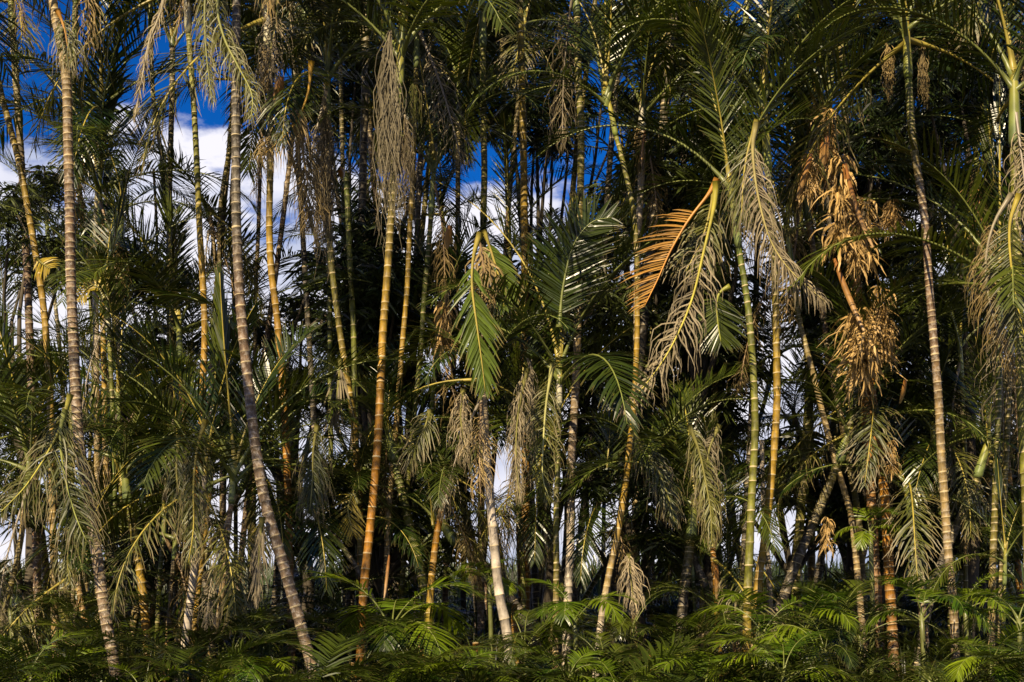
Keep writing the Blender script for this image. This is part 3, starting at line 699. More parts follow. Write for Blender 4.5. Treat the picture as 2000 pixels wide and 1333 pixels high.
custom_frond(PALMS['T25'], 'frond', [(1990, 380), (1972, 440), (1975, 520), (1988, 600), (2010, 690)], 10.8, rh, 'large yellow-stemmed frond with leaflets combed down at the right edge',
             nl=50, ll=.34, lw=.015, v=-12, a0=60, a1=45, droop=.35, fold=True, ref=FY, mats=('dull', 'stem'), stemcol=(.42, .33, .04), r0=.015, segs=4)
custom_frond(PALMS['T25'], 'dead_frond', [(1975, 380), (1940, 440), (1925, 520), (1940, 620), (1985, 740)], 11.0, rh, 'grey-brown shaggy frond hanging at the right edge',
             nl=64, ll=.30, lw=.014, v=-20, a0=50, a1=30, droop=.8, curl=.3, ref=FY, mats=('dry', 'stem'), stemcol=(.3, .25, .15), segs=5)
custom_frond(PALMS['T5'], 'old_frond', [(608, 120), (602, 180), (585, 225), (558, 265), (515, 302)], 11.8, rh, 'orange-stemmed frond arching left with brown comb-like leaflets',
             nl=60, ll=.30, lw=.012, v=-20, a0=60, a1=50, droop=.7, curl=.15, sides=(-1, 1), bare=.45, ref=FY, mats=('dry', 'stem'), stemcol=(.5, .28, .02), r0=.014, segs=5)
custom_frond(PALMS['T5'], 'dead_frond', [(590, 240), (592, 300), (602, 360), (612, 400), (605, 445)], 12, rh, 'matted brown dead frond beneath the arching one',
             nl=70, ll=.34, lw=.012, v=-10, a0=50, a1=30, droop=.8, curl=.4, bare=.02, ref=FY, mats=('dry', 'stem'), stemcol=(.3, .2, .06), segs=5)
custom_frond(PALMS['T5'], 'frond', [(545, -20), (540, 40), (530, 90), (525, 150)], 12.0, rh, 'grey-green leaflets hanging over the shaft', nl=34, ll=.3, lw=.012, droop=.8, curl=.3, bare=.3, ref=FY, mats=('grey', 'stem'), segs=5)
custom_frond(PALMS['T4'], 'old_frond', [(430, -40), (425, 20), (440, 80), (465, 130), (492, 185), (490, 235)], 10.8, rh, 'olive comb-like frond drooping right from the top edge',
             nl=70, ll=.26, lw=.012, v=-20, a0=58, a1=35, droop=.9, curl=.12, bare=.02, ref=FY, mats=('dull', 'stem'), stemcol=(.3, .3, .08), segs=5)
custom_frond(PALMS['T4'], 'old_frond', [(405, -60), (400, 20), (402, 90), (408, 150), (415, 200)], 11, rh, 'olive frond hanging in the gap left of the dark trunk',
             nl=60, ll=.26, lw=.012, v=-20, a0=50, a1=30, droop=.8, curl=.2, bare=.02, ref=FY, mats=('dull', 'stem'), stemcol=(.2, .2, .06), segs=5)
custom_frond(PALMS['T3'], 'dead_frond', [(325, -20), (312, 30), (292, 80), (280, 140), (262, 235)], 12, rh, 'pale dead frond hanging thin as a rope against blue sky',
             nl=70, ll=.16, lw=.012, v=-10, a0=25, a1=15, droop=.7, curl=.25, bare=.02, ref=FY, mats=('grey', 'stem'), stemcol=(.35, .3, .2), segs=4)
custom_frond(PALMS['T1'], 'dead_frond', [(112, 20), (124, 50), (132, 90), (136, 130)], 11.2, rh, 'orange-stemmed dead frond hugging the trunk', nl=40, ll=.28, lw=.011, droop=.8, curl=.35, ref=FY,
             mats=('dull', 'stem'), stemcol=(.42, .2, .03), segs=5)
custom_frond(PALMS['T33'], 'frond', [(138, 770), (120, 830), (90, 890), (50, 950), (2, 1000)], 11.2, rh, 'long yellow-stemmed frond slanting down to the left edge',
             nl=50, ll=.40, lw=.015, v=-20, a0=60, a1=40, droop=.6, curl=.1, bare=.1, ref=FY, mats=('dull', 'stem'), stemcol=(.40, .36, .06), segs=4)
custom_frond(PALMS['T32'], 'frond', [(128, 800), (118, 850), (125, 920), (145, 1000), (170, 1060)], 11.2, rh, 'arching frond with leaflets combed down left of the trunk',
             nl=60, ll=.44, lw=.016, v=-15, a0=60, a1=40, droop=.5, curl=.08, bare=.1, ref=FY, mats=('dull', 'stem'), stemcol=(.30, .32, .08), segs=5, sides=(1, -1))
custom_frond(PALMS['T32'], 'old_frond', [(150, 980), (140, 1040), (132, 1090), (136, 1140)], 11.6, rh, nl=46, ll=.28, lw=.014, v=-15, droop=.7, curl=.3, ref=FY, mats=('dull', 'stem'), segs=5)
custom_frond(PALMS['T26'], 'frond', [(402, 820), (385, 880), (378, 950), (378, 1030), (368, 1100)], 11.4, rh, 'shaggy olive frond hanging over the pale mottled trunk',
             nl=70, ll=.34, lw=.014, v=-15, a0=50, a1=30, droop=.7, curl=.2, bare=.05, ref=FY, mats=('dull', 'stem'), stemcol=YELST, segs=5)
custom_frond(PALMS['T26'], 'frond', [(350, 850), (345, 920), (352, 980), (360, 1050)], 11.8, rh, nl=60, ll=.3, lw=.014, v=-15, a0=50, a1=30, droop=.7, curl=.2, bare=.05, ref=FY, mats=('dull', 'stem'), segs=5)
custom_frond(PALMS['T6'], 'old_frond', [(620, 830), (612, 880), (610, 940), (605, 1000)], 11.8, rh, 'grey-green shaggy frond hanging left of the bowed trunk',
             nl=64, ll=.32, lw=.014, v=-15, a0=50, a1=30, droop=.75, curl=.2, bare=.03, ref=FY, mats=('dull', 'stem'), segs=5)
custom_frond(PALMS['T13'], 'old_frond', [(1235, 840), (1255, 880), (1285, 920), (1305, 970), (1318, 1020)], 11.6, rh, 'curved olive frond hanging to the right of the golden trunk',
             nl=70, ll=.26, lw=.015, v=-12, a0=55, a1=35, droop=.65, curl=.2, bare=.05, ref=FY, mats=('dull', 'stem'), segs=5)
custom_frond(PALMS['T13'], 'dead_frond', [(1228, 1080), (1232, 1130), (1240, 1190)], 11.8, rh, nl=40, ll=.22, lw=.016, droop=.6, curl=.3, bare=.02, ref=FY, mats=('grey', 'stem'), segs=5)
custom_frond(PALMS['T48'], 'old_frond', [(1345, 830), (1365, 880), (1378, 940), (1388, 1000), (1390, 1060)], 11.6, rh, 'long olive-brown frond hanging above the bright orange trunk',
             nl=80, ll=.26, lw=.015, v=-12, a0=55, a1=35, droop=.65, curl=.25, bare=.03, ref=FY, mats=('dull', 'stem'), segs=5)
custom_frond(PALMS['T48'], 'dead_frond', [(1405, 830), (1385, 880), (1380, 930), (1370, 1000)], 11.9, rh, nl=50, ll=.24, lw=.014, v=-12, droop=.7, curl=.35, bare=.03, ref=FY, mats=('grey', 'stem'), segs=5)
custom_frond(PALMS['T15'], 'old_frond', [(1080, 710), (1068, 780), (1062, 850), (1060, 930), (1075, 980)], 11.6, rh, 'pale yellow stemmed frond hanging left with combed leaflets',
             nl=56, ll=.26, lw=.012, v=-15, a0=60, a1=40, droop=.6, curl=.12, bare=.1, ref=FY, mats=('dull', 'stem'), stemcol=(.42, .4, .14), segs=4, sides=(1, -1))
custom_frond(PALMS['T15'], 'frond', [(1092, 640), (1100, 560), (1120, 480), (1155, 435), (1195, 425)], 11.9, rh, 'fresh green frond fanning up and right from the small crown',
             nl=50, ll=.42, lw=.028, v=10, a0=66, a1=40, droop=.06, fold=True, bare=.1, ref=FY, mats=('leaf', 'stem'), segs=4, sides=(1, -1), stemcol=GREENST)
custom_frond(PALMS['T47'], 'dead_frond', [(1030, 720), (1015, 790), (1008, 860), (1010, 930), (1016, 970)], 11.9, rh, 'pale brown dead frond hanging limp',
             nl=60, ll=.3, lw=.013, v=-10, a0=35, a1=20, droop=.8, curl=.3, bare=.02, ref=FY, mats=('grey', 'stem'), segs=5)
custom_frond(PALMS['T17'], 'frond', [(1425, 560), (1408, 570), (1400, 590), (1402, 630), (1408, 668)], 11.3, rh, 'small round-ended dark green frond facing forward',
             nl=34, ll=.30, lw=.02, v=5, a0=75, a1=25, droop=.15, fold=True, bare=.25, ref=FY, segs=4, stemcol=(.3, .3, .04))
custom_frond(PALMS['T9'], 'dead_frond', [(905, 760), (900, 810), (905, 860), (912, 900)], 12, rh, nl=40, ll=.24, lw=.013, droop=.8, curl=.4, bare=.02, ref=FY, mats=('grey', 'stem'), segs=5)
custom_frond(PALMS['T46'], 'frond', [(840, 800), (832, 830), (812, 870), (800, 910)], 12, rh, nl=34, ll=.26, lw=.014, droop=.5, curl=.1, bare=.02, ref=FY, mats=('dull', 'stem'), segs=4)
custom_frond(PALMS['T4'], 'dead_frond', [(512, 1010), (508, 1060), (504, 1120), (500, 1170)], 10.9, rh, 'pale dead leaf hanging left of the leaning trunk', nl=40, ll=.22, lw=.018, v=0, a0=18, a1=12, droop=.6, curl=.12, bare=.02, ref=FY, mats=('grey', 'stem'), segs=4)
custom_frond(PALMS['T6'], 'dead_frond', [(665, 700), (662, 740), (657, 780), (652, 815)], 12.3, rh, 'whitish folded dead leaf hanging', nl=14, ll=.4, lw=.022, v=0, a0=12, a1=6, droop=.3, bare=.02, ref=FY, mats=('grey', 'stem'), segs=3)
custom_frond(PALMS['T3'], 'frond', [(460, 640), (420, 600), (380, 585), (345, 578), (312, 582)], 11.6, rh, 'dark green frond arching left with a lit tip', nl=44, ll=.42, lw=.028, v=0, a0=62, a1=35, droop=.2, fold=True, bare=.1, ref=None, segs=4, stemcol=GREENST)
custom_frond(PALMS['T29'], 'frond', [(205, 585), (190, 560), (172, 562), (155, 590)], 13.6, rh, 'short yellow-orange frond with curled tips', nl=14, ll=.15, lw=.018, v=-10, a0=60, a1=40, droop=.35, bare=.2, ref=FY, mats=('yellow', 'stem'), segs=3)
custom_frond(PALMS['T2'], 'frond', [(72, 505), (82, 515), (90, 520), (98, 525)], 13.6, rh, 'tuft of yellow leaflets', nl=8, ll=.17, lw=.018, v=-10, a0=80, a1=60, droop=.5, bare=.1, ref=FY, mats=('yellow', 'stem'), segs=3)
custom_frond(PALMS['T59'], 'frond', [(700, 985), (690, 965), (685, 975), (680, 1000), (690, 1045)], 12.2, rh, 'frond with bright yellow leaflets', nl=20, ll=.24, lw=.013, v=0, a0=60, a1=30, droop=.3, bare=.2, ref=FY, mats=('yellow', 'stem'), segs=3)
custom_frond(PALMS['T56'], 'dead_frond', [(1908, 350), (1915, 390), (1922, 430), (1935, 470)], 13.2, rh, 'orange-tan dead frond hugging the shaft', nl=30, ll=.36, lw=.024, v=0, a0=16, a1=10, droop=.5, curl=.1, bare=.02, ref=FY, mats=('dry', 'stem'), segs=4)

# flower stalks and thatch of dead sheaths
def hang(key, kind, px, py, Y, s, label=None, name='flower_stalk'):
    r = PALMS[key]; o = link(name, TANG[kind], r, P(px, py, Y) - r.location, (0, 0, rh.uniform(0, 6.3)), s)
    if label: o['label'] = label
hang('T7', 'long', 762, 60, 11.5, .9, 'long grey-brown dried flower tassel'); PALMS['T7'].children[-1].scale = (.6, .6, .9)
hang('T7', 'grey', 790, 225, 11.5, .7)
hang('T7', 'fresh', 805, 165, 11.7, .7)
hang('T58', 'long', 632, 190, 12.6, .8, 'long matted tassel of dried flower strands')
hang('T58', 'grey', 645, 290, 12.6, .9)
hang('T19', 'bush', 1730, 85, 12.1, .9)
hang('T19', 'mid', 1806, 75, 11.9, .6)
hang('T57', 'bush', 1580, 300, 12.5, .9)
for (kk, px, py, sc) in (('shred', 1640, 300, 1.0), ('shred', 1690, 385, .7), ('shred', 1580, 295, .5), ('thatch', 1742, 390, .4), ('shred', 1618, 210, .5), ('shred', 1672, 430, .55)):
    hang('T57', kk, px, py, 12.4, sc, 'ragged golden-tan strips of dead sheath', 'dead_leaf_bundle')
for (kk, px, py, sc) in (('thatch', 1683, 600, .95), ('shred', 1722, 560, .6), ('shred', 1735, 620, .45), ('shred', 1742, 860, .35), ('shred', 1615, 1010, .35)):
    hang('T22', kk, px, py, 12.4, sc, 'ragged golden-tan bundle of dead leaf strips', 'dead_leaf_bundle')
hang('T56', 'shred', 1915, 350, 13.1, .7, 'orange-tan strips hanging from the shaft', 'dead_leaf_bundle')
hang('T9', 'shred', 868, 590, 12.6, .6, 'orange-tan strips', 'dead_leaf_bundle')
hang('T22', 'bush', 1725, 610, 12.6, .7)
hang('T56', 'mid', 1905, 330, 13.4, .6)
hang('T47', 'grey', 1030, 700, 12.2, .8)
hang('T9', 'mid', 868, 560, 12.6, .6, 'orange-tan dried flower tassel')
hang('T16', 'fresh', 1395, 800, 12.5, .6)

# curled pale leaf bases: a boat shaped sheath
def sheath_mesh(L, w, curl):
    mb = MB(); n = 10; vs = []; fs = []
    for i in range(n + 1):
        t = i / n; ww = w * math.sin(math.pi * (.12 + .8 * t)) ** .7
        for k in range(7):
            a = (k / 6 - .5) * math.pi * .95
            vs.append(Vector((math.sin(a) * ww, t * t * curl + (1 - math.cos(a)) * ww * .9, -L * t)))
    for i in range(n):
        for k in range(6): fs.append((i * 7 + k, i * 7 + k + 1, (i + 1) * 7 + k + 1, (i + 1) * 7 + k))
    mb.add(vs, fs, None, [(*interp([(0, (.26, .10, .02)), (.5, (.32, .17, .05)), (1, (.40, .26, .12))], (i // 7) / n), 1) for i in range(len(vs))])
    return mb.mesh('dead_sheath', [M['shaft']], smooth=True)
SH = [sheath_mesh(.5, .035, .12), sheath_mesh(.7, .026, -.1), sheath_mesh(.28, .05, .1)]
def sheath(key, k, px, py, Y, rot, s=1.0, label='curled orange-tan dead leaf sheath'):
    r = PALMS[key]; o = link('dead_sheath', SH[k], r, P(px, py, Y) - r.location, rot, s); o['label'] = label
sheath('T22', 1, 1630, 505, 12.3, (0, -.35, 0), 1.0, 'long dry sheath jutting up to the left')
sheath('T22', 0, 1712, 850, 12.4, (.1, .1, .4), .8)
sheath('T22', 0, 1745, 640, 12.4, (.2, -.2, 1), .9)
sheath('T22', 2, 1770, 740, 12.4, (0, -.5, 1), .8)
sheath('T57', 0, 1650, 320, 12.3, (.1, -.25, 0), 1.1)
sheath('T57', 1, 1655, 330, 12.2, (0, -.3, .5), 1.0)
sheath('T57', 0, 1585, 300, 12.3, (.1, .2, .2), .8)
sheath('T57', 2, 1615, 265, 12.3, (0, .1, 0), .9)
sheath('T9', 2, 878, 440, 12.6, (.1, .15, 0), .7)
sheath('T56', 1, 1910, 370, 13.1, (0, -.15, 0), .8)
sheath('T48', 0, 1400, 1105, 12.2, (.1, -.05, 0), .6)
sheath('T55', 2, 664, 330, 13.0, (1.2, -1.35, 0), .9, 'pale cream leaf base lying across the broken top')
sheath('T11', 1, 760, 1085, 12.2, (0, .1, 0), .55)
sheath('T5', 2, 548, 150, 12.0, (.2, .3, 0), .9, 'dry brown sheath')
sheath('T14', 1, 1262, 250, 13.0, (.2, .1, .5), .5)
#FILL
# --- the palms farther back: slimmer, many with bark darkened to imitate shade, their crowns fill the grove
LAND = [(0, 'left edge'), (140, 'tall grey-brown trunk'), (208, 'tan banded trunk'), (330, 'dark twin stems'), (390, 'amber trunk'), (470, 'long curving trunk'),
        (530, 'white-ringed amber trunk'), (655, 'bowed olive trunk'), (750, 'stout orange trunk'), (830, 'lime green stem'), (944, 'olive banded trunk'),
        (1090, 'green-topped stem'), (1128, 'chalk white trunk'), (1240, 'slim golden trunk'), (1395, 'bright orange frond'), (1468, 'smooth yellow-green trunk'), (1515, 'crownshaft palm'),
        (1600, 'two leaning tan trunks'), (1700, 'tan leaf bundle'), (1820, 'tall dark banded trunk'), (1950, 'joined trunk pair'), (2000, 'right edge')]
used = set()
def where(px, py):
    band = 'at the top of the picture' if py < 130 else 'in the upper part' if py < 340 else 'at mid height' if py < 620 else 'in the lower middle' if py < 860 else 'near the ground'
    lx, nm = min(LAND, key=lambda a: abs(a[0] - px))
    side = 'behind' if abs(lx - px) < 14 else ('left of' if px < lx else 'right of')
    return band, side, nm
def filler_label(px, py, Y, word):
    band, side, nm = where(px, py)
    for adj in ('', 'slim ', 'slender ', 'thin ', 'dark '):
        for dist in ('', 'farther back, ', 'close '):
            s_ = f"{adj}{word} palm {band}, {dist}{side} the {nm}"
            if s_ not in used: used.add(s_); return s_
    return f"{word} palm {band}, {side} the {nm}"
FILL = [(-25, -40, 13), (25, 60, 15), (150, -60, 15), (455, 215, 14.5), (595, 40, 15), (665, 110, 16), (705, 10, 17), (865, 100, 16), (895, 235, 14.5),
        (975, -30, 17), (1020, 110, 16), (1165, -20, 17), (1385, 150, 14.5), (1400, 20, 16), (1455, 70, 18), (1560, 10, 16), (1640, 40, 15),
        (1700, 190, 17), (1840, 30, 15), (1885, 150, 16), (1955, 90, 14), (2030, 0, 13), (1835, 300, 17), (1950, 290, 18), (1740, 320, 16), (1560, 330, 18),
        (150, 330, 17), (95, 480, 18), (235, 470, 16), (345, 690, 15), (480, 690, 14.5), (700, 560, 15),
        (720, 440, 17), (870, 470, 16), (1000, 570, 15), (1050, 650, 17), (1180, 560, 18), (1160, 690, 15), (1290, 520, 16), (1335, 650, 14.5), (1400, 710, 17), (1560, 470, 17), (1650, 570, 16),
        (1755, 450, 15), (1785, 610, 18), (1885, 560, 16), (1950, 640, 17), (2010, 500, 14),
        (25, 740, 14.5), (100, 890, 15), (180, 800, 17), (255, 850, 14), (320, 900, 16), (425, 870, 15), (480, 830, 17), (655, 830, 16), (745, 790, 17), (780, 1000, 14.5),
        (865, 810, 15), (900, 960, 14.5), (1180, 900, 16), (1300, 850, 15), (1360, 930, 17), (1565, 860, 15), 
        (1775, 900, 16), (1870, 850, 15), (1960, 850, 17), (1900, 1000, 14.5), (-20, 900, 14), (290, 1010, 14.5), (1240, 1010, 16), (1990, 1000, 15),
        (560, -170, 14), (720, -160, 14.5), (860, -150, 15), (1010, -170, 14), (1240, -170, 15), (1330, -120, 14), (1500, -160, 14.5), (1650, -170, 14), (1880, -150, 14.5),  # added palms, crowns above the frame, to shade the grove behind
        (800, 330, 14.5), (1220, 380, 16), (360, 800, 14), (560, 860, 14.5), (1260, 760, 14.5), (1500, 760, 16), (1640, 760, 14), (1850, 720, 15),
        (610, 1000, 12.6), (770, 900, 13), (890, 1060, 12.8), (1060, 980, 13.4), (1160, 1010, 13), (1290, 960, 12.8), (1350, 1050, 12.6), (1640, 900, 13), (1780, 1010, 12.8), (1830, 900, 13.4), (1910, 930, 13), (470, 960, 13), (250, 980, 12.8)]
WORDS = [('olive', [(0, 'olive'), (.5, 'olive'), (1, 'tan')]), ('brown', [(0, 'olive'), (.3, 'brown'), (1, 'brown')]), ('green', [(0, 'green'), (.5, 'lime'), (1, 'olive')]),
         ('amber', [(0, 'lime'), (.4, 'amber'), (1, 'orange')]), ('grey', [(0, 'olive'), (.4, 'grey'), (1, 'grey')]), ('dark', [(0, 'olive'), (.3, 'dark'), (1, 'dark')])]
rf = random.Random(2024)
for i, (px, py, Y) in enumerate(FILL):
    Y += (1.6 if py > 250 else .6) * (Y > 13.9)
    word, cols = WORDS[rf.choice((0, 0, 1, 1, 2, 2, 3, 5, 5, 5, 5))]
    k = rf.uniform(-130, 130); pts = [(px, py)]
    ny = 1150 + rf.uniform(-20, 40)
    mid = 3 if ny - py > 300 else 1
    for j in range(1, mid + 1):
        t = j / mid; pts.append((px + k * t + rf.uniform(-8, 8) * (t < 1), py + (ny - py) * t))
    keys = ['up', 'rise', 'old', 'arch', 'out', 'rise', 'droop', 'arch', 'out', 'arch' if i % 3 else 'dead']; rf.shuffle(keys)
    ww = rf.uniform(.055, .10) * F / Y
    palm('F%d' % i, filler_label(px, py, Y, word), Y, pts, (ww * .85, ww * 1.15), cols, rf.uniform(.07, .11), shaft=.35 if py > 800 else .5, n=rf.randint(7, 9), scl=rf.uniform(.7, .95) * (.85 if py > 700 else 1),
         dead=0, keys=keys, seed=i * 7 + 1, group='slimmer palms deep in the grove', sides=8)

# --- palms of the same grove standing beside the viewpoint; only their lowest dark fronds reach the picture
def near_palm(x, y, top, label, seed, scl, n=13):
    rnd = random.Random(seed); g = Vector((x, y, ground_z(x, y))); root = empty('palm_tree', g)
    tag(root, label, 'palm tree', 'palms beside the viewpoint')
    t = Vector((x + rnd.uniform(-.3, .3), y + rnd.uniform(-.2, .2), top))
    link('trunk', trunk_mesh([t, t.lerp(g, .5) + Vector((.1, 0, 0)), g - Vector((0, 0, .05))], .11, .16, [(0, (*C['olive'], .1)), (.5, (*C['tan'], .4)), (1, (*C['grey'], .75))], .085, rnd, g), root)
    t2 = t + Vector((0, 0, .7)); link('crownshaft', shaft_mesh(t2, t, .09, .12, SHC, g), root)
    crown(root, t2, n, rnd, scl, 0, ['up', 'rise', 'arch', 'out', 'arch', 'droop', 'out', 'rise', 'arch', 'out', 'droop', 'up', 'out'])
near_palm(-3.55, 7.4, 4.5, 'palm beyond the left edge whose dark fronds hang into the top left corner', 1, 1.0)
near_palm(3.75, 7.2, 4.4, 'palm beyond the right edge whose dark fronds hang into the top right corner', 2, .95)

# --- short stubs of cut trunks and swollen stem feet
def stub(px, y0, y1, Y, w, label, lean=0):
    k = Y / F; a = P(px + lean, y0, Y); b_ = P(px, y1, Y); g = Vector((b_.x, Y, ground_z(b_.x, Y) - .05))
    rnd = random.Random(px); o = link('trunk_stub', trunk_mesh([a, a.lerp(g, .5), g], w * k, w * k * 1.25, [(0, (*C['orange'], .1)), (.7, (*C['amber'], .2)), (1, (*C['brown'], .3))], .07, rnd, g), None, g)
    tag(o, label, 'trunk stub')
stub(930, 1255, 1310, 12, 14, 'orange stub in the deep shade right of the bottom middle')
stub(1268, 1268, 1310, 12, 11, 'small orange-brown stub low under the golden trunk')
stub(824, 1240, 1290, 12, 14, 'mottled tan stub left of the dark hollow')
stub(690, 1295, 1340, 11, 16, 'swollen orange stub at the bottom edge, beside a yellow stalk')
stub(1010, 1180, 1250, 12.4, 13, 'tan stub leaning beside the foot of the whitish trunk', -6)

# --- broadleaf trees and bamboo behind the palms
def leaf_cluster(mb, c, r, n, rnd, ll, lw):
    """sprays of narrow pointed leaves spread through a clump"""
    for _ in range(n):
        u = Vector((rnd.gauss(0, 1), rnd.gauss(0, 1), rnd.gauss(0, 1))).normalized() * r * rnd.random() ** .45
        u.z *= .85
        q = c + u; az = rnd.uniform(0, 6.28); ln = ll * rnd.uniform(.55, 1.3); el = rnd.uniform(-.9, .5)
        T = Vector((math.cos(az), math.sin(az), el)).normalized(); S = T.cross(UP).normalized(); tl = rnd.uniform(-.6, .6)
        S = (S + UP * tl).normalized(); m_ = rnd.choice((3, 4, 5, 7))
        for j in range(m_):
            sgn = 1 if j % 2 else -1; a = (j + .6) / m_
            d = (T * (.55 + .5 * a) + S * sgn * (.95 - .5 * a) + Vector((0, 0, rnd.uniform(-.35, .1)))).normalized()
            b_ = q + T * ln * .22 * j * .5
            W = d.cross(T + UP * .3 + Vector((rnd.uniform(-.4, .4), rnd.uniform(-.4, .4), 0))).normalized() if rnd.random() < .35 else d.cross(S.cross(T)).normalized()
            w = lw * rnd.uniform(.7, 1.2); L = ln * rnd.uniform(.8, 1.1) * (1 - .3 * abs(a - .5))
            mb.add([b_, b_ + d * L * .38 + W * w * .5, b_ + d * L + Vector((0, 0, -L * .28)), b_ + d * L * .38 - W * w * .5], [(0, 1, 2), (0, 2, 3)], [0, .4, 1, .4])
def wild_tree(label, bx, Y, clumps, kind='broadleaf_tree', cat='tree', ll=.19, lw=.021, dens=1.0, seed=0):
    rnd = random.Random(seed); Y -= 8.2; b0 = Vector(((bx - 1000) / F * Y, Y, 0)); b0.z = ground_z(b0.x, Y)
    root = empty(kind, b0); tag(root, label, cat, 'leafy trees behind the palms')
    tb = MB(); cb = MB()
    cs = [(P(x, y, Y + rnd.uniform(-1.2, 1.5)) - b0, r * Y / F) for x, y, r in clumps]
    topz = max(c.z for c, r in cs); cx = sum(c.x for c, r in cs) / len(cs)
    fork = Vector((cx * .3, 0, topz * .38))
    tb.tube(catmull([Vector((0, 0, -.1)), Vector((.1 + cx * .1, .05, topz * .2)), fork], 8), [.085 - .004 * i for i in range(9)], 7)
    for c, r in cs:
        m_ = fork.lerp(c, .5) + Vector((rnd.uniform(-.2, .2), rnd.uniform(-.2, .2), rnd.uniform(.0, .4)))
        st_ = fork if c.z > fork.z else Vector((0, 0, c.z * .4))
        if c.z <= fork.z: m_ = st_.lerp(c, .5)
        tb.tube(catmull([st_, m_, c], 6), [.04 - .005 * i for i in range(7)], 5)
        for _ in range(6):
            e = c + Vector((rnd.uniform(-1, 1), rnd.uniform(-1, 1), rnd.uniform(-.8, .9))) * r * .9
            tb.tube([c, c.lerp(e, .5) + Vector((0, 0, .08)), e], [.022, .014, .006], 4)
        leaf_cluster(cb, c, r, int(dens * 860 * r * r + 30), rnd, ll, lw)
    link('trunk', tb.mesh('trunk', [M['wood']], smooth=True), root)
    link('crown', cb.mesh('crown', [M['wild']]), root)
wild_tree('leafy tree with bluish leaves filling the left edge behind the palms', 40, 24, [(20, 420, 70), (90, 360, 50), (60, 520, 80), (130, 500, 60), (0, 760, 80), (100, 700, 50), (60, 850, 90), (150, 820, 60), (20, 960, 80)], seed=1)
wild_tree('leafy tree behind the twin dark stems, left of the cloud', 240, 25, [(200, 330, 50), (170, 430, 70), (230, 520, 80), (300, 560, 60), (290, 680, 80), (250, 800, 80), (340, 780, 60), (330, 900, 90), (240, 930, 80)], seed=2)
wild_tree('dark tree low behind the lower left trio of trunks', 330, 23, [(280, 1020, 80), (350, 1000, 70), (200, 1010, 60), (120, 980, 60), (330, 1080, 80), (230, 1100, 70)], seed=3)
wild_tree('dense dark tree behind the stout orange trunk', 720, 23, [(720, 470, 80), (700, 560, 80), (740, 640, 90), (690, 680, 60), (780, 540, 60), (640, 640, 40), (820, 620, 60), (720, 760, 80), (800, 740, 60), (850, 520, 60), (880, 640, 60)], dens=1.3, seed=4)
wild_tree('tall dark tree filling the upper middle left', 700, 26, [(620, 60, 80), (700, 100, 90), (780, 160, 80), (690, 220, 90), (620, 200, 60), (760, 270, 70), (860, 130, 90), (880, 240, 80), (560, 20, 50), (500, 60, 40), (830, 30, 60), (930, 60, 50)], dens=1.5, seed=5)
wild_tree('tree with orange-tinged leaves behind the top centre', 1040, 26, [(1000, 60, 80), (1050, 180, 70), (1080, 260, 60), (1000, 230, 60), (1100, 110, 60), (960, 150, 60), (1040, 20, 70), (1120, 200, 50), (1190, 60, 60), (1230, 200, 40)], dens=1.4, seed=6)
wild_tree('dark bushy tree behind the chalk white trunk', 1060, 24, [(1090, 560, 90), (980, 600, 70), (1160, 480, 70), (1180, 600, 90), (1060, 680, 90), (1160, 740, 90), (960, 720, 70), (1020, 790, 80), (900, 800, 70), (1150, 850, 80)], dens=1.1, seed=7)
wild_tree('big dark tree behind the orange and yellow hanging fronds', 1330, 24, [(1290, 420, 80), (1200, 400, 70), (1360, 480, 90), (1290, 560, 90), (1400, 600, 100), (1320, 680, 100), (1240, 680, 80), (1420, 720, 90), (1290, 790, 90), (1380, 830, 90), (1220, 860, 80), (1300, 900, 80)], dens=1.25, seed=8)
wild_tree('black shaded tree between golden trunk and crownshaft palm, top', 1370, 23, [(1330, 120, 80), (1400, 180, 90), (1380, 280, 90), (1300, 260, 60), (1440, 300, 60), (1330, 370, 70), (1440, 90, 80), (1260, 330, 50), (1340, 20, 80), (1250, 30, 60), (1430, 400, 60)], dens=1.2, seed=9)
wild_tree('dark tree behind the squat palm at upper right', 1650, 24, [(1620, 60, 80), (1690, 120, 80), (1640, 280, 80), (1720, 240, 80), (1580, 380, 60), (1660, 400, 90), (1750, 360, 80), (1560, 40, 60), (1760, 60, 80), (1780, 260, 50)], dens=1.4, seed=10)
wild_tree('dark tree filling the top right corner', 1880, 22, [(1850, 60, 90), (1940, 40, 90), (1990, 130, 80), (1880, 160, 80), (1840, 250, 70), (1940, 220, 60), (1800, 150, 60), (1850, 360, 50), (2010, 260, 50)], dens=1.3, seed=11)
wild_tree('dark tree behind the tan leaf bundle', 1700, 23, [(1560, 480, 60), (1640, 500, 90), (1740, 500, 90), (1600, 600, 80), (1700, 640, 90), (1790, 640, 90), (1660, 740, 90), (1750, 780, 90), (1700, 880, 90), (1790, 880, 80), (1760, 980, 80), (1680, 980, 60)], dens=1.3, seed=12)
wild_tree('dark tree behind the joined trunk pair at right', 1900, 23, [(1860, 460, 60), (1900, 560, 70), (1850, 600, 70), (1960, 600, 70), (1900, 700, 60), (1830, 760, 80), (1990, 760, 60), (1870, 900, 90), (1960, 900, 90), (1860, 1000, 80), (1980, 1010, 80), (1920, 1060, 80), (1780, 1060, 80)], dens=1.3, seed=13)
wild_tree('leafy tree with hanging broad leaves right of the smooth yellow-green trunk', 1540, 24.5, [(1540, 880, 60), (1560, 940, 50), (1400, 910, 60), (1640, 930, 70), (1640, 1010, 60)], ll=.3, lw=.04, dens=.4, seed=14)
wild_tree('bamboo-like dark thicket behind the golden trunk foot', 1230, 22, [(1180, 930, 60), (1260, 940, 70), (1320, 960, 70), (1290, 1040, 60), (1230, 1040, 50), (1150, 940, 40), (1330, 1080, 60)], dens=.8, seed=15)
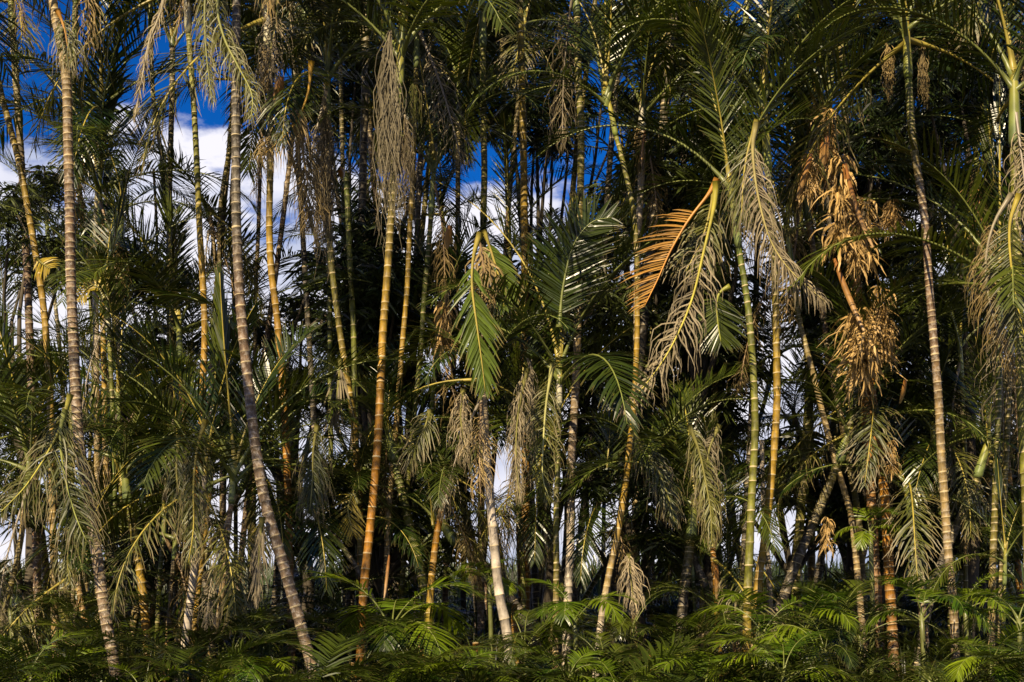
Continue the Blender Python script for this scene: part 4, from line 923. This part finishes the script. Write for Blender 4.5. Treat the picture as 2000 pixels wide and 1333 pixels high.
wild_tree('dark thicket behind the stout orange trunk foot', 740, 22, [(640, 940, 60), (720, 920, 70), (800, 880, 70), (860, 960, 60), (780, 990, 80), (680, 1030, 80), (850, 1060, 70), (740, 1080, 80), (600, 1060, 40), (900, 880, 50)], dens=1.1, seed=16)
wild_tree('half-hidden tree left of the bowed olive trunk', 590, 24, [(620, 520, 50), (590, 600, 60), (520, 660, 50), (560, 760, 60), (620, 760, 60), (480, 780, 50), (440, 640, 40), (500, 860, 50)], dens=.8, seed=17)
# bare dark poles at the back
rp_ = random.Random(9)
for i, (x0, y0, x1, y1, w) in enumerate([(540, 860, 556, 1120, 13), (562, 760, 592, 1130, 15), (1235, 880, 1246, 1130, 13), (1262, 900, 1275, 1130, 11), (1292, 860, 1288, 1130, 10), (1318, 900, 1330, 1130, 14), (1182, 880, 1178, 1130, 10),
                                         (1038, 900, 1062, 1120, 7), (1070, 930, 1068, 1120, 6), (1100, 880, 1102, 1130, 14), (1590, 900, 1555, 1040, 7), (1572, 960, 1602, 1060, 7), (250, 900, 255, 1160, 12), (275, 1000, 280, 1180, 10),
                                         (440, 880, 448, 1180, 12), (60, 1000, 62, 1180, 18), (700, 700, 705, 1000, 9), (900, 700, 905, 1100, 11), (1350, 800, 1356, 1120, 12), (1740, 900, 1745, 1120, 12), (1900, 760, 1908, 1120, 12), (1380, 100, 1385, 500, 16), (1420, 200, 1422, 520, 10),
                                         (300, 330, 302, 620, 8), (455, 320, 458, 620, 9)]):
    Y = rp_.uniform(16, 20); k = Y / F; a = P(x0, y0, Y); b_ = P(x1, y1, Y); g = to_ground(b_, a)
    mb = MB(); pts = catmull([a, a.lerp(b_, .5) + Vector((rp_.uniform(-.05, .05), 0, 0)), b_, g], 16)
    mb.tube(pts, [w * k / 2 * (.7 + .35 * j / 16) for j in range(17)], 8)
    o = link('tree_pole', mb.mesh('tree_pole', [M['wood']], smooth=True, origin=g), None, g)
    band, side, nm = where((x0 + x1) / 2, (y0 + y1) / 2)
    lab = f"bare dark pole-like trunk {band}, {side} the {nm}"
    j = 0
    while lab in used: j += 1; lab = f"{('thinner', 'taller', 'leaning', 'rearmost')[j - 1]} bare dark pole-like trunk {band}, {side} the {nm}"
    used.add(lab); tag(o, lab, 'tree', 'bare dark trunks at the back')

# --- plants on the ground
BR = ['small_rise', 'small_arch', 'small_out', 'small_arch', 'small_rise', 'small_out', 'small_arch']
DK = ['dark_rise', 'dark_out', 'dark_out', 'dark_rise', 'dark_out', 'dark_rise', 'dark_out']
def seedling(px, py, Y, label, keys, n, s, seed):
    rnd = random.Random(seed); x = (px - 1000) / F * Y; gz = ground_z(x, Y)
    top = CZ + (HZ - py) / F * Y; hh = max(.25, top - gz)
    root = empty('palm_seedling', (x, Y, gz)); tag(root, label, 'young palm', 'young palms on the ground')
    sc_ = s * (rnd.uniform(.85, 1.05) if keys is BR else rnd.uniform(.7, 1.05)); hh -= 0 if keys is BR else rnd.uniform(0, .3); h0 = max(0, hh - .4 * sc_)
    if h0 > .05:
        mb = MB(); mb.tube(catmull([Vector((0, 0, -.05)), Vector((.02, 0, h0 * .5)), Vector((0, 0, h0))], 6), [.02 + .004 * (6 - j) / 6 for j in range(7)], 6, c=[(.13, .14, .04, 1)] * 7)
        link('stem', mb.mesh('stem', [M['stem']], smooth=True), root)
    az = rnd.uniform(0, 6.28)
    for i in range(n):
        k = keys[i % len(keys)]
        me, sm = V[k][rnd.randrange(len(V[k]))]
        o = link('frond', me, root, (0, 0, h0 - .01 * i), (R(rnd.uniform(-8, 8)), R(rnd.uniform(-8, 8)), az), sc_ * rnd.uniform(.8, 1.15)); link('stem', sm, o)
        az += 2.4 + rnd.uniform(-.3, .3)
SEED = [(165, 1270, 10.5, 'bright green palm fans just left of the foot of the tall grey-brown trunk', 1, .62), (280, 1300, 10.2, 'brightest yellow-green fan right of the foot of the tall grey-brown trunk', 1, .6),
        (60, 1240, 10.6, 'drooping dull green young palm near the bottom left corner', 1, .7), (95, 1160, 12.5, 'dark feathery young palm above the bottom left corner', 0, .85),
        (505, 1275, 10.4, 'bright fan left of the foot of the long curving trunk', 1, .6), (765, 1140, 11.2, 'tall young palm with a large fresh green frond arching right, bottom middle left', 1, 1.05),
        (680, 1150, 12.4, 'low dark fan under the bowed olive trunk', 0, .7), (620, 1150, 13, 'dark fan between curving trunk and stout orange trunk', 0, .8),
        (1122, 1150, 11.5, 'rounded green fan at the foot of the chalk white trunk', 1, .62), (1105, 1270, 10.4, 'bright yellow-green fan at the bottom, right of centre', 1, .55),
        (985, 1275, 10.6, 'bright fan below the foot of the whitish trunk', 1, .55), (1205, 1290, 10.2, 'bright low fan under the foot of the golden trunk', 1, .6),
        (1312, 1265, 10.6, 'small star-shaped yellow-green fan in the shade, bottom right of centre', 1, .5), (1370, 1290, 10, 'broad green feather frond plant at the bottom edge', 1, .7),
        (1235, 1150, 12.6, 'dull low plant between the chalk white and golden trunks', 0, .7), (1425, 1160, 12.2, 'young palm beside the bright orange short trunk', 0, .7),
        (1490, 1170, 11, 'mid green young palm at the foot of the smooth yellow-green trunk', 1, .75), (1570, 1170, 11, 'wide green fan right of the smooth yellow-green trunk', 1, .65),
        (1530, 1240, 10.2, 'large bright young palm low, right of the smooth yellow-green trunk', 1, .8), (1640, 1110, 12, 'green rosette under the two leaning tan trunks', 0, .75),
        (1700, 1000, 12.5, 'small star rosette above the undergrowth, under the tan bundle', 1, .5), (1800, 1140, 11.4, 'yellow-green fan left of the foot of the dark banded trunk', 1, .65),
        (1885, 1120, 11.8, 'green plume right of the foot of the dark banded trunk', 1, .7), (1815, 1230, 10.6, 'flat dull fan below the dark banded trunk', 0, .6),
        (1730, 1250, 10.4, 'dark fan low between rosette and bottom edge at right', 0, .6), (1850, 1290, 10, 'round dark fan at the bottom edge, right', 0, .7),
        (1775, 1300, 10, 'small pale-tipped fan at the bottom edge, right', 0, .5), (1935, 1240, 10.3, 'arching young palm under the joined trunk pair', 1, .65),
        (1990, 1150, 11, 'leafy green young palm at the right edge', 1, .65), (820, 1280, 10.6, 'low dull plant at the bottom, left of the dark hollow', 0, .65),
        (880, 1290, 10.2, 'bright spreading frond plant at the bottom edge, left of the dark hollow', 1, .65), (730, 1280, 10.8, 'dark plant at the foot of the fresh green arching frond', 0, .7),
        (640, 1290, 10.4, 'feathery plant right of the foot of the long curving trunk', 0, .7), (450, 1180, 11.4, 'tall dark ferny plant beside the tan leaning trunk', 0, .9),
        (540, 1180, 12, 'dark plant behind the foot of the long curving trunk', 0, .8), (230, 1190, 12.2, 'dark plant behind the foot of the tall grey-brown trunk', 0, .8),
        (1025, 1150, 12, 'young palm fronds between whitish trunk and green-topped stem', 0, .75), (955, 1090, 12.4, 'small bright crown on the lower part of the whitish trunk', 1, .5),
        (1040, 1230, 11, 'low ferny plant left of the green-topped stem', 0, .65), (1180, 1230, 10.9, 'pale tipped plant at the foot of the golden trunk', 0, .6),
        (1610, 1210, 10.8, 'dark young palm left of the small rosette', 0, .7), (1660, 1290, 10, 'dull green plant low at the bottom, right', 0, .6),
        (1450, 1280, 10.2, 'low dark plant under the smooth yellow-green trunk', 0, .65), (20, 1120, 12.6, 'young palm at the left edge before the sky gap', 0, .8),
        (350, 1260, 10.8, 'dark plant between the pale mottled trunk and the leftmost one', 0, .6), (10, 1300, 10, 'plant in the bottom left corner', 0, .6),
        (1300, 1190, 11.8, 'dark plant right of the golden trunk foot', 0, .65), (1680, 1150, 11.8, 'mid green plant below the small star rosette', 0, .75)]
for i, (px, py, Y, lab, br, s_) in enumerate(SEED):
    seedling(px, py, Y, lab, BR if br else DK, 7 if br else 7, s_, 400 + i)

# uncountable undergrowth, as one mesh
ub = MB(); ru = random.Random(31)
for _ in range(3600):
    Y = ru.uniform(9.3, 24); x = ru.uniform(-.42, .42) * Y; gz = ground_z(x, Y)
    hh = ru.uniform(.15, .6) * (1 if Y < 13 else 1.25)
    for j in range(ru.randint(5, 9)):
        az = ru.uniform(0, 6.28); e = R(ru.uniform(15, 85)); L = hh * ru.uniform(.6, 1.3); q = Vector((x + ru.uniform(-.15, .15), Y + ru.uniform(-.15, .15), gz + ru.uniform(0, .3) * hh)); vs = []; at = []
        d = Vector((math.cos(az) * math.cos(e), math.sin(az) * math.cos(e), math.sin(e))); w = ru.uniform(.010, .028)
        for s_ in range(4):
            W = d.cross(UP).normalized(); ww = w * (.6, 1, .7, .08)[s_]
            vs += [q - W * ww / 2, q + W * ww / 2]; at += [s_ / 3] * 2; q = q + d * L / 3; d = (d + Vector((0, 0, -.42))).normalized()
        ub.add(vs, [(0, 1, 3, 2), (2, 3, 5, 4), (4, 5, 7, 6)], at)
tag(link('undergrowth', ub.mesh('undergrowth', [M['wild']])), 'dense dark leafy undergrowth covering the ground below the palms', 'undergrowth', kind='stuff')
# the many low dark palm plants that merge into one bank of leaves
fk = [V[k][j][0] for k in ('dark_rise', 'dark_out') for j in range(4)]
src = []
for me in fk:
    co = np.empty(len(me.vertices) * 3, np.float32); me.vertices.foreach_get('co', co)
    ix = np.empty(len(me.loops), np.int32); me.loops.foreach_get('vertex_index', ix)
    tt = np.empty(len(me.vertices), np.float32); me.attributes['t'].data.foreach_get('value', tt)
    src.append((co.reshape(-1, 3), ix, tt))
cos, idx, ats, off = [], [], [], 0
for _ in range(170):
    Y = ru.uniform(10.2, 17) if ru.random() < .8 else ru.uniform(9.6, 10.5); x = ru.uniform(-.42, .42) * Y; gz = ground_z(x, Y); sc = ru.uniform(.55, 1.05); hz = ru.uniform(.0, .35)
    az = ru.uniform(0, 6.28)
    for j in range(ru.randint(4, 6)):
        c, ix, tt = src[ru.randrange(8)]; a = az + j * 2.4; ca, sa = math.cos(a), math.sin(a); s1 = sc * ru.uniform(.8, 1.15)
        q = np.stack([(c[:, 0] * ca - c[:, 1] * sa) * s1 + x, (c[:, 0] * sa + c[:, 1] * ca) * s1 + Y, c[:, 2] * s1 + gz + hz], 1)
        cos.append(q); idx.append(ix + off); ats.append(tt); off += len(q)
cos = np.concatenate(cos); idx = np.concatenate(idx); ats = np.concatenate(ats)
bm_ = bpy.data.meshes.new('low_palm_leaves'); bm_.vertices.add(len(cos)); bm_.vertices.foreach_set('co', cos.astype(np.float32).ravel())
nf = len(idx) // 4; bm_.loops.add(len(idx)); bm_.loops.foreach_set('vertex_index', idx.astype(np.int32))
bm_.polygons.add(nf); bm_.polygons.foreach_set('loop_start', np.arange(0, nf * 4, 4, dtype=np.int32)); bm_.polygons.foreach_set('loop_total', np.full(nf, 4, np.int32))
bm_.materials.append(M['leaf']); ta = bm_.attributes.new('t', 'FLOAT', 'POINT'); ta.data.foreach_set('value', ats); bm_.update(calc_edges=True)
tag(link('low_palm_leaves', bm_), 'bank of low dark palm leaves among the trunk feet', 'undergrowth', kind='stuff')
# rough grass and shrubs on the rise behind, seen against the sky
gb = MB()
for _ in range(9000):
    Y = ru.uniform(24, 52); x = ru.uniform(-.43, .43) * Y; gz = ground_z(x, Y); hh = ru.uniform(.2, .75) * (1.9 + CZ - gz) * .33
    q = Vector((x, Y, gz - .05)); az = ru.uniform(0, 6.28); e = R(ru.uniform(50, 88)); d = Vector((math.cos(az) * math.cos(e), math.sin(az) * math.cos(e), math.sin(e))); w = ru.uniform(.03, .07); vs = []
    for s_ in range(4):
        ww = w * (.8, 1, .6, .05)[s_]; vs += [q - Vector((ww / 2, 0, 0)), q + Vector((ww / 2, 0, 0))]; q = q + d * hh / 1.5; d = (d + Vector((0, 0, -.2))).normalized()
    gb.add(vs, [(0, 1, 3, 2), (2, 3, 5, 4), (4, 5, 7, 6)], [0, 0, .3, .3, .6, .6, 1, 1])
for _ in range(150):
    Y = ru.uniform(26, 48); x = ru.uniform(-.42, .42) * Y; r = ru.uniform(.3, .55)
    leaf_cluster(gb, Vector((x, Y, ground_z(x, Y) + r * .4)), r, 60, ru, .2, .06)
tag(link('far_shrubs', gb.mesh('far_shrubs', [M['wild']])), 'dark grass and shrubs along the rise behind the grove, against the sky', 'shrubs', kind='stuff')
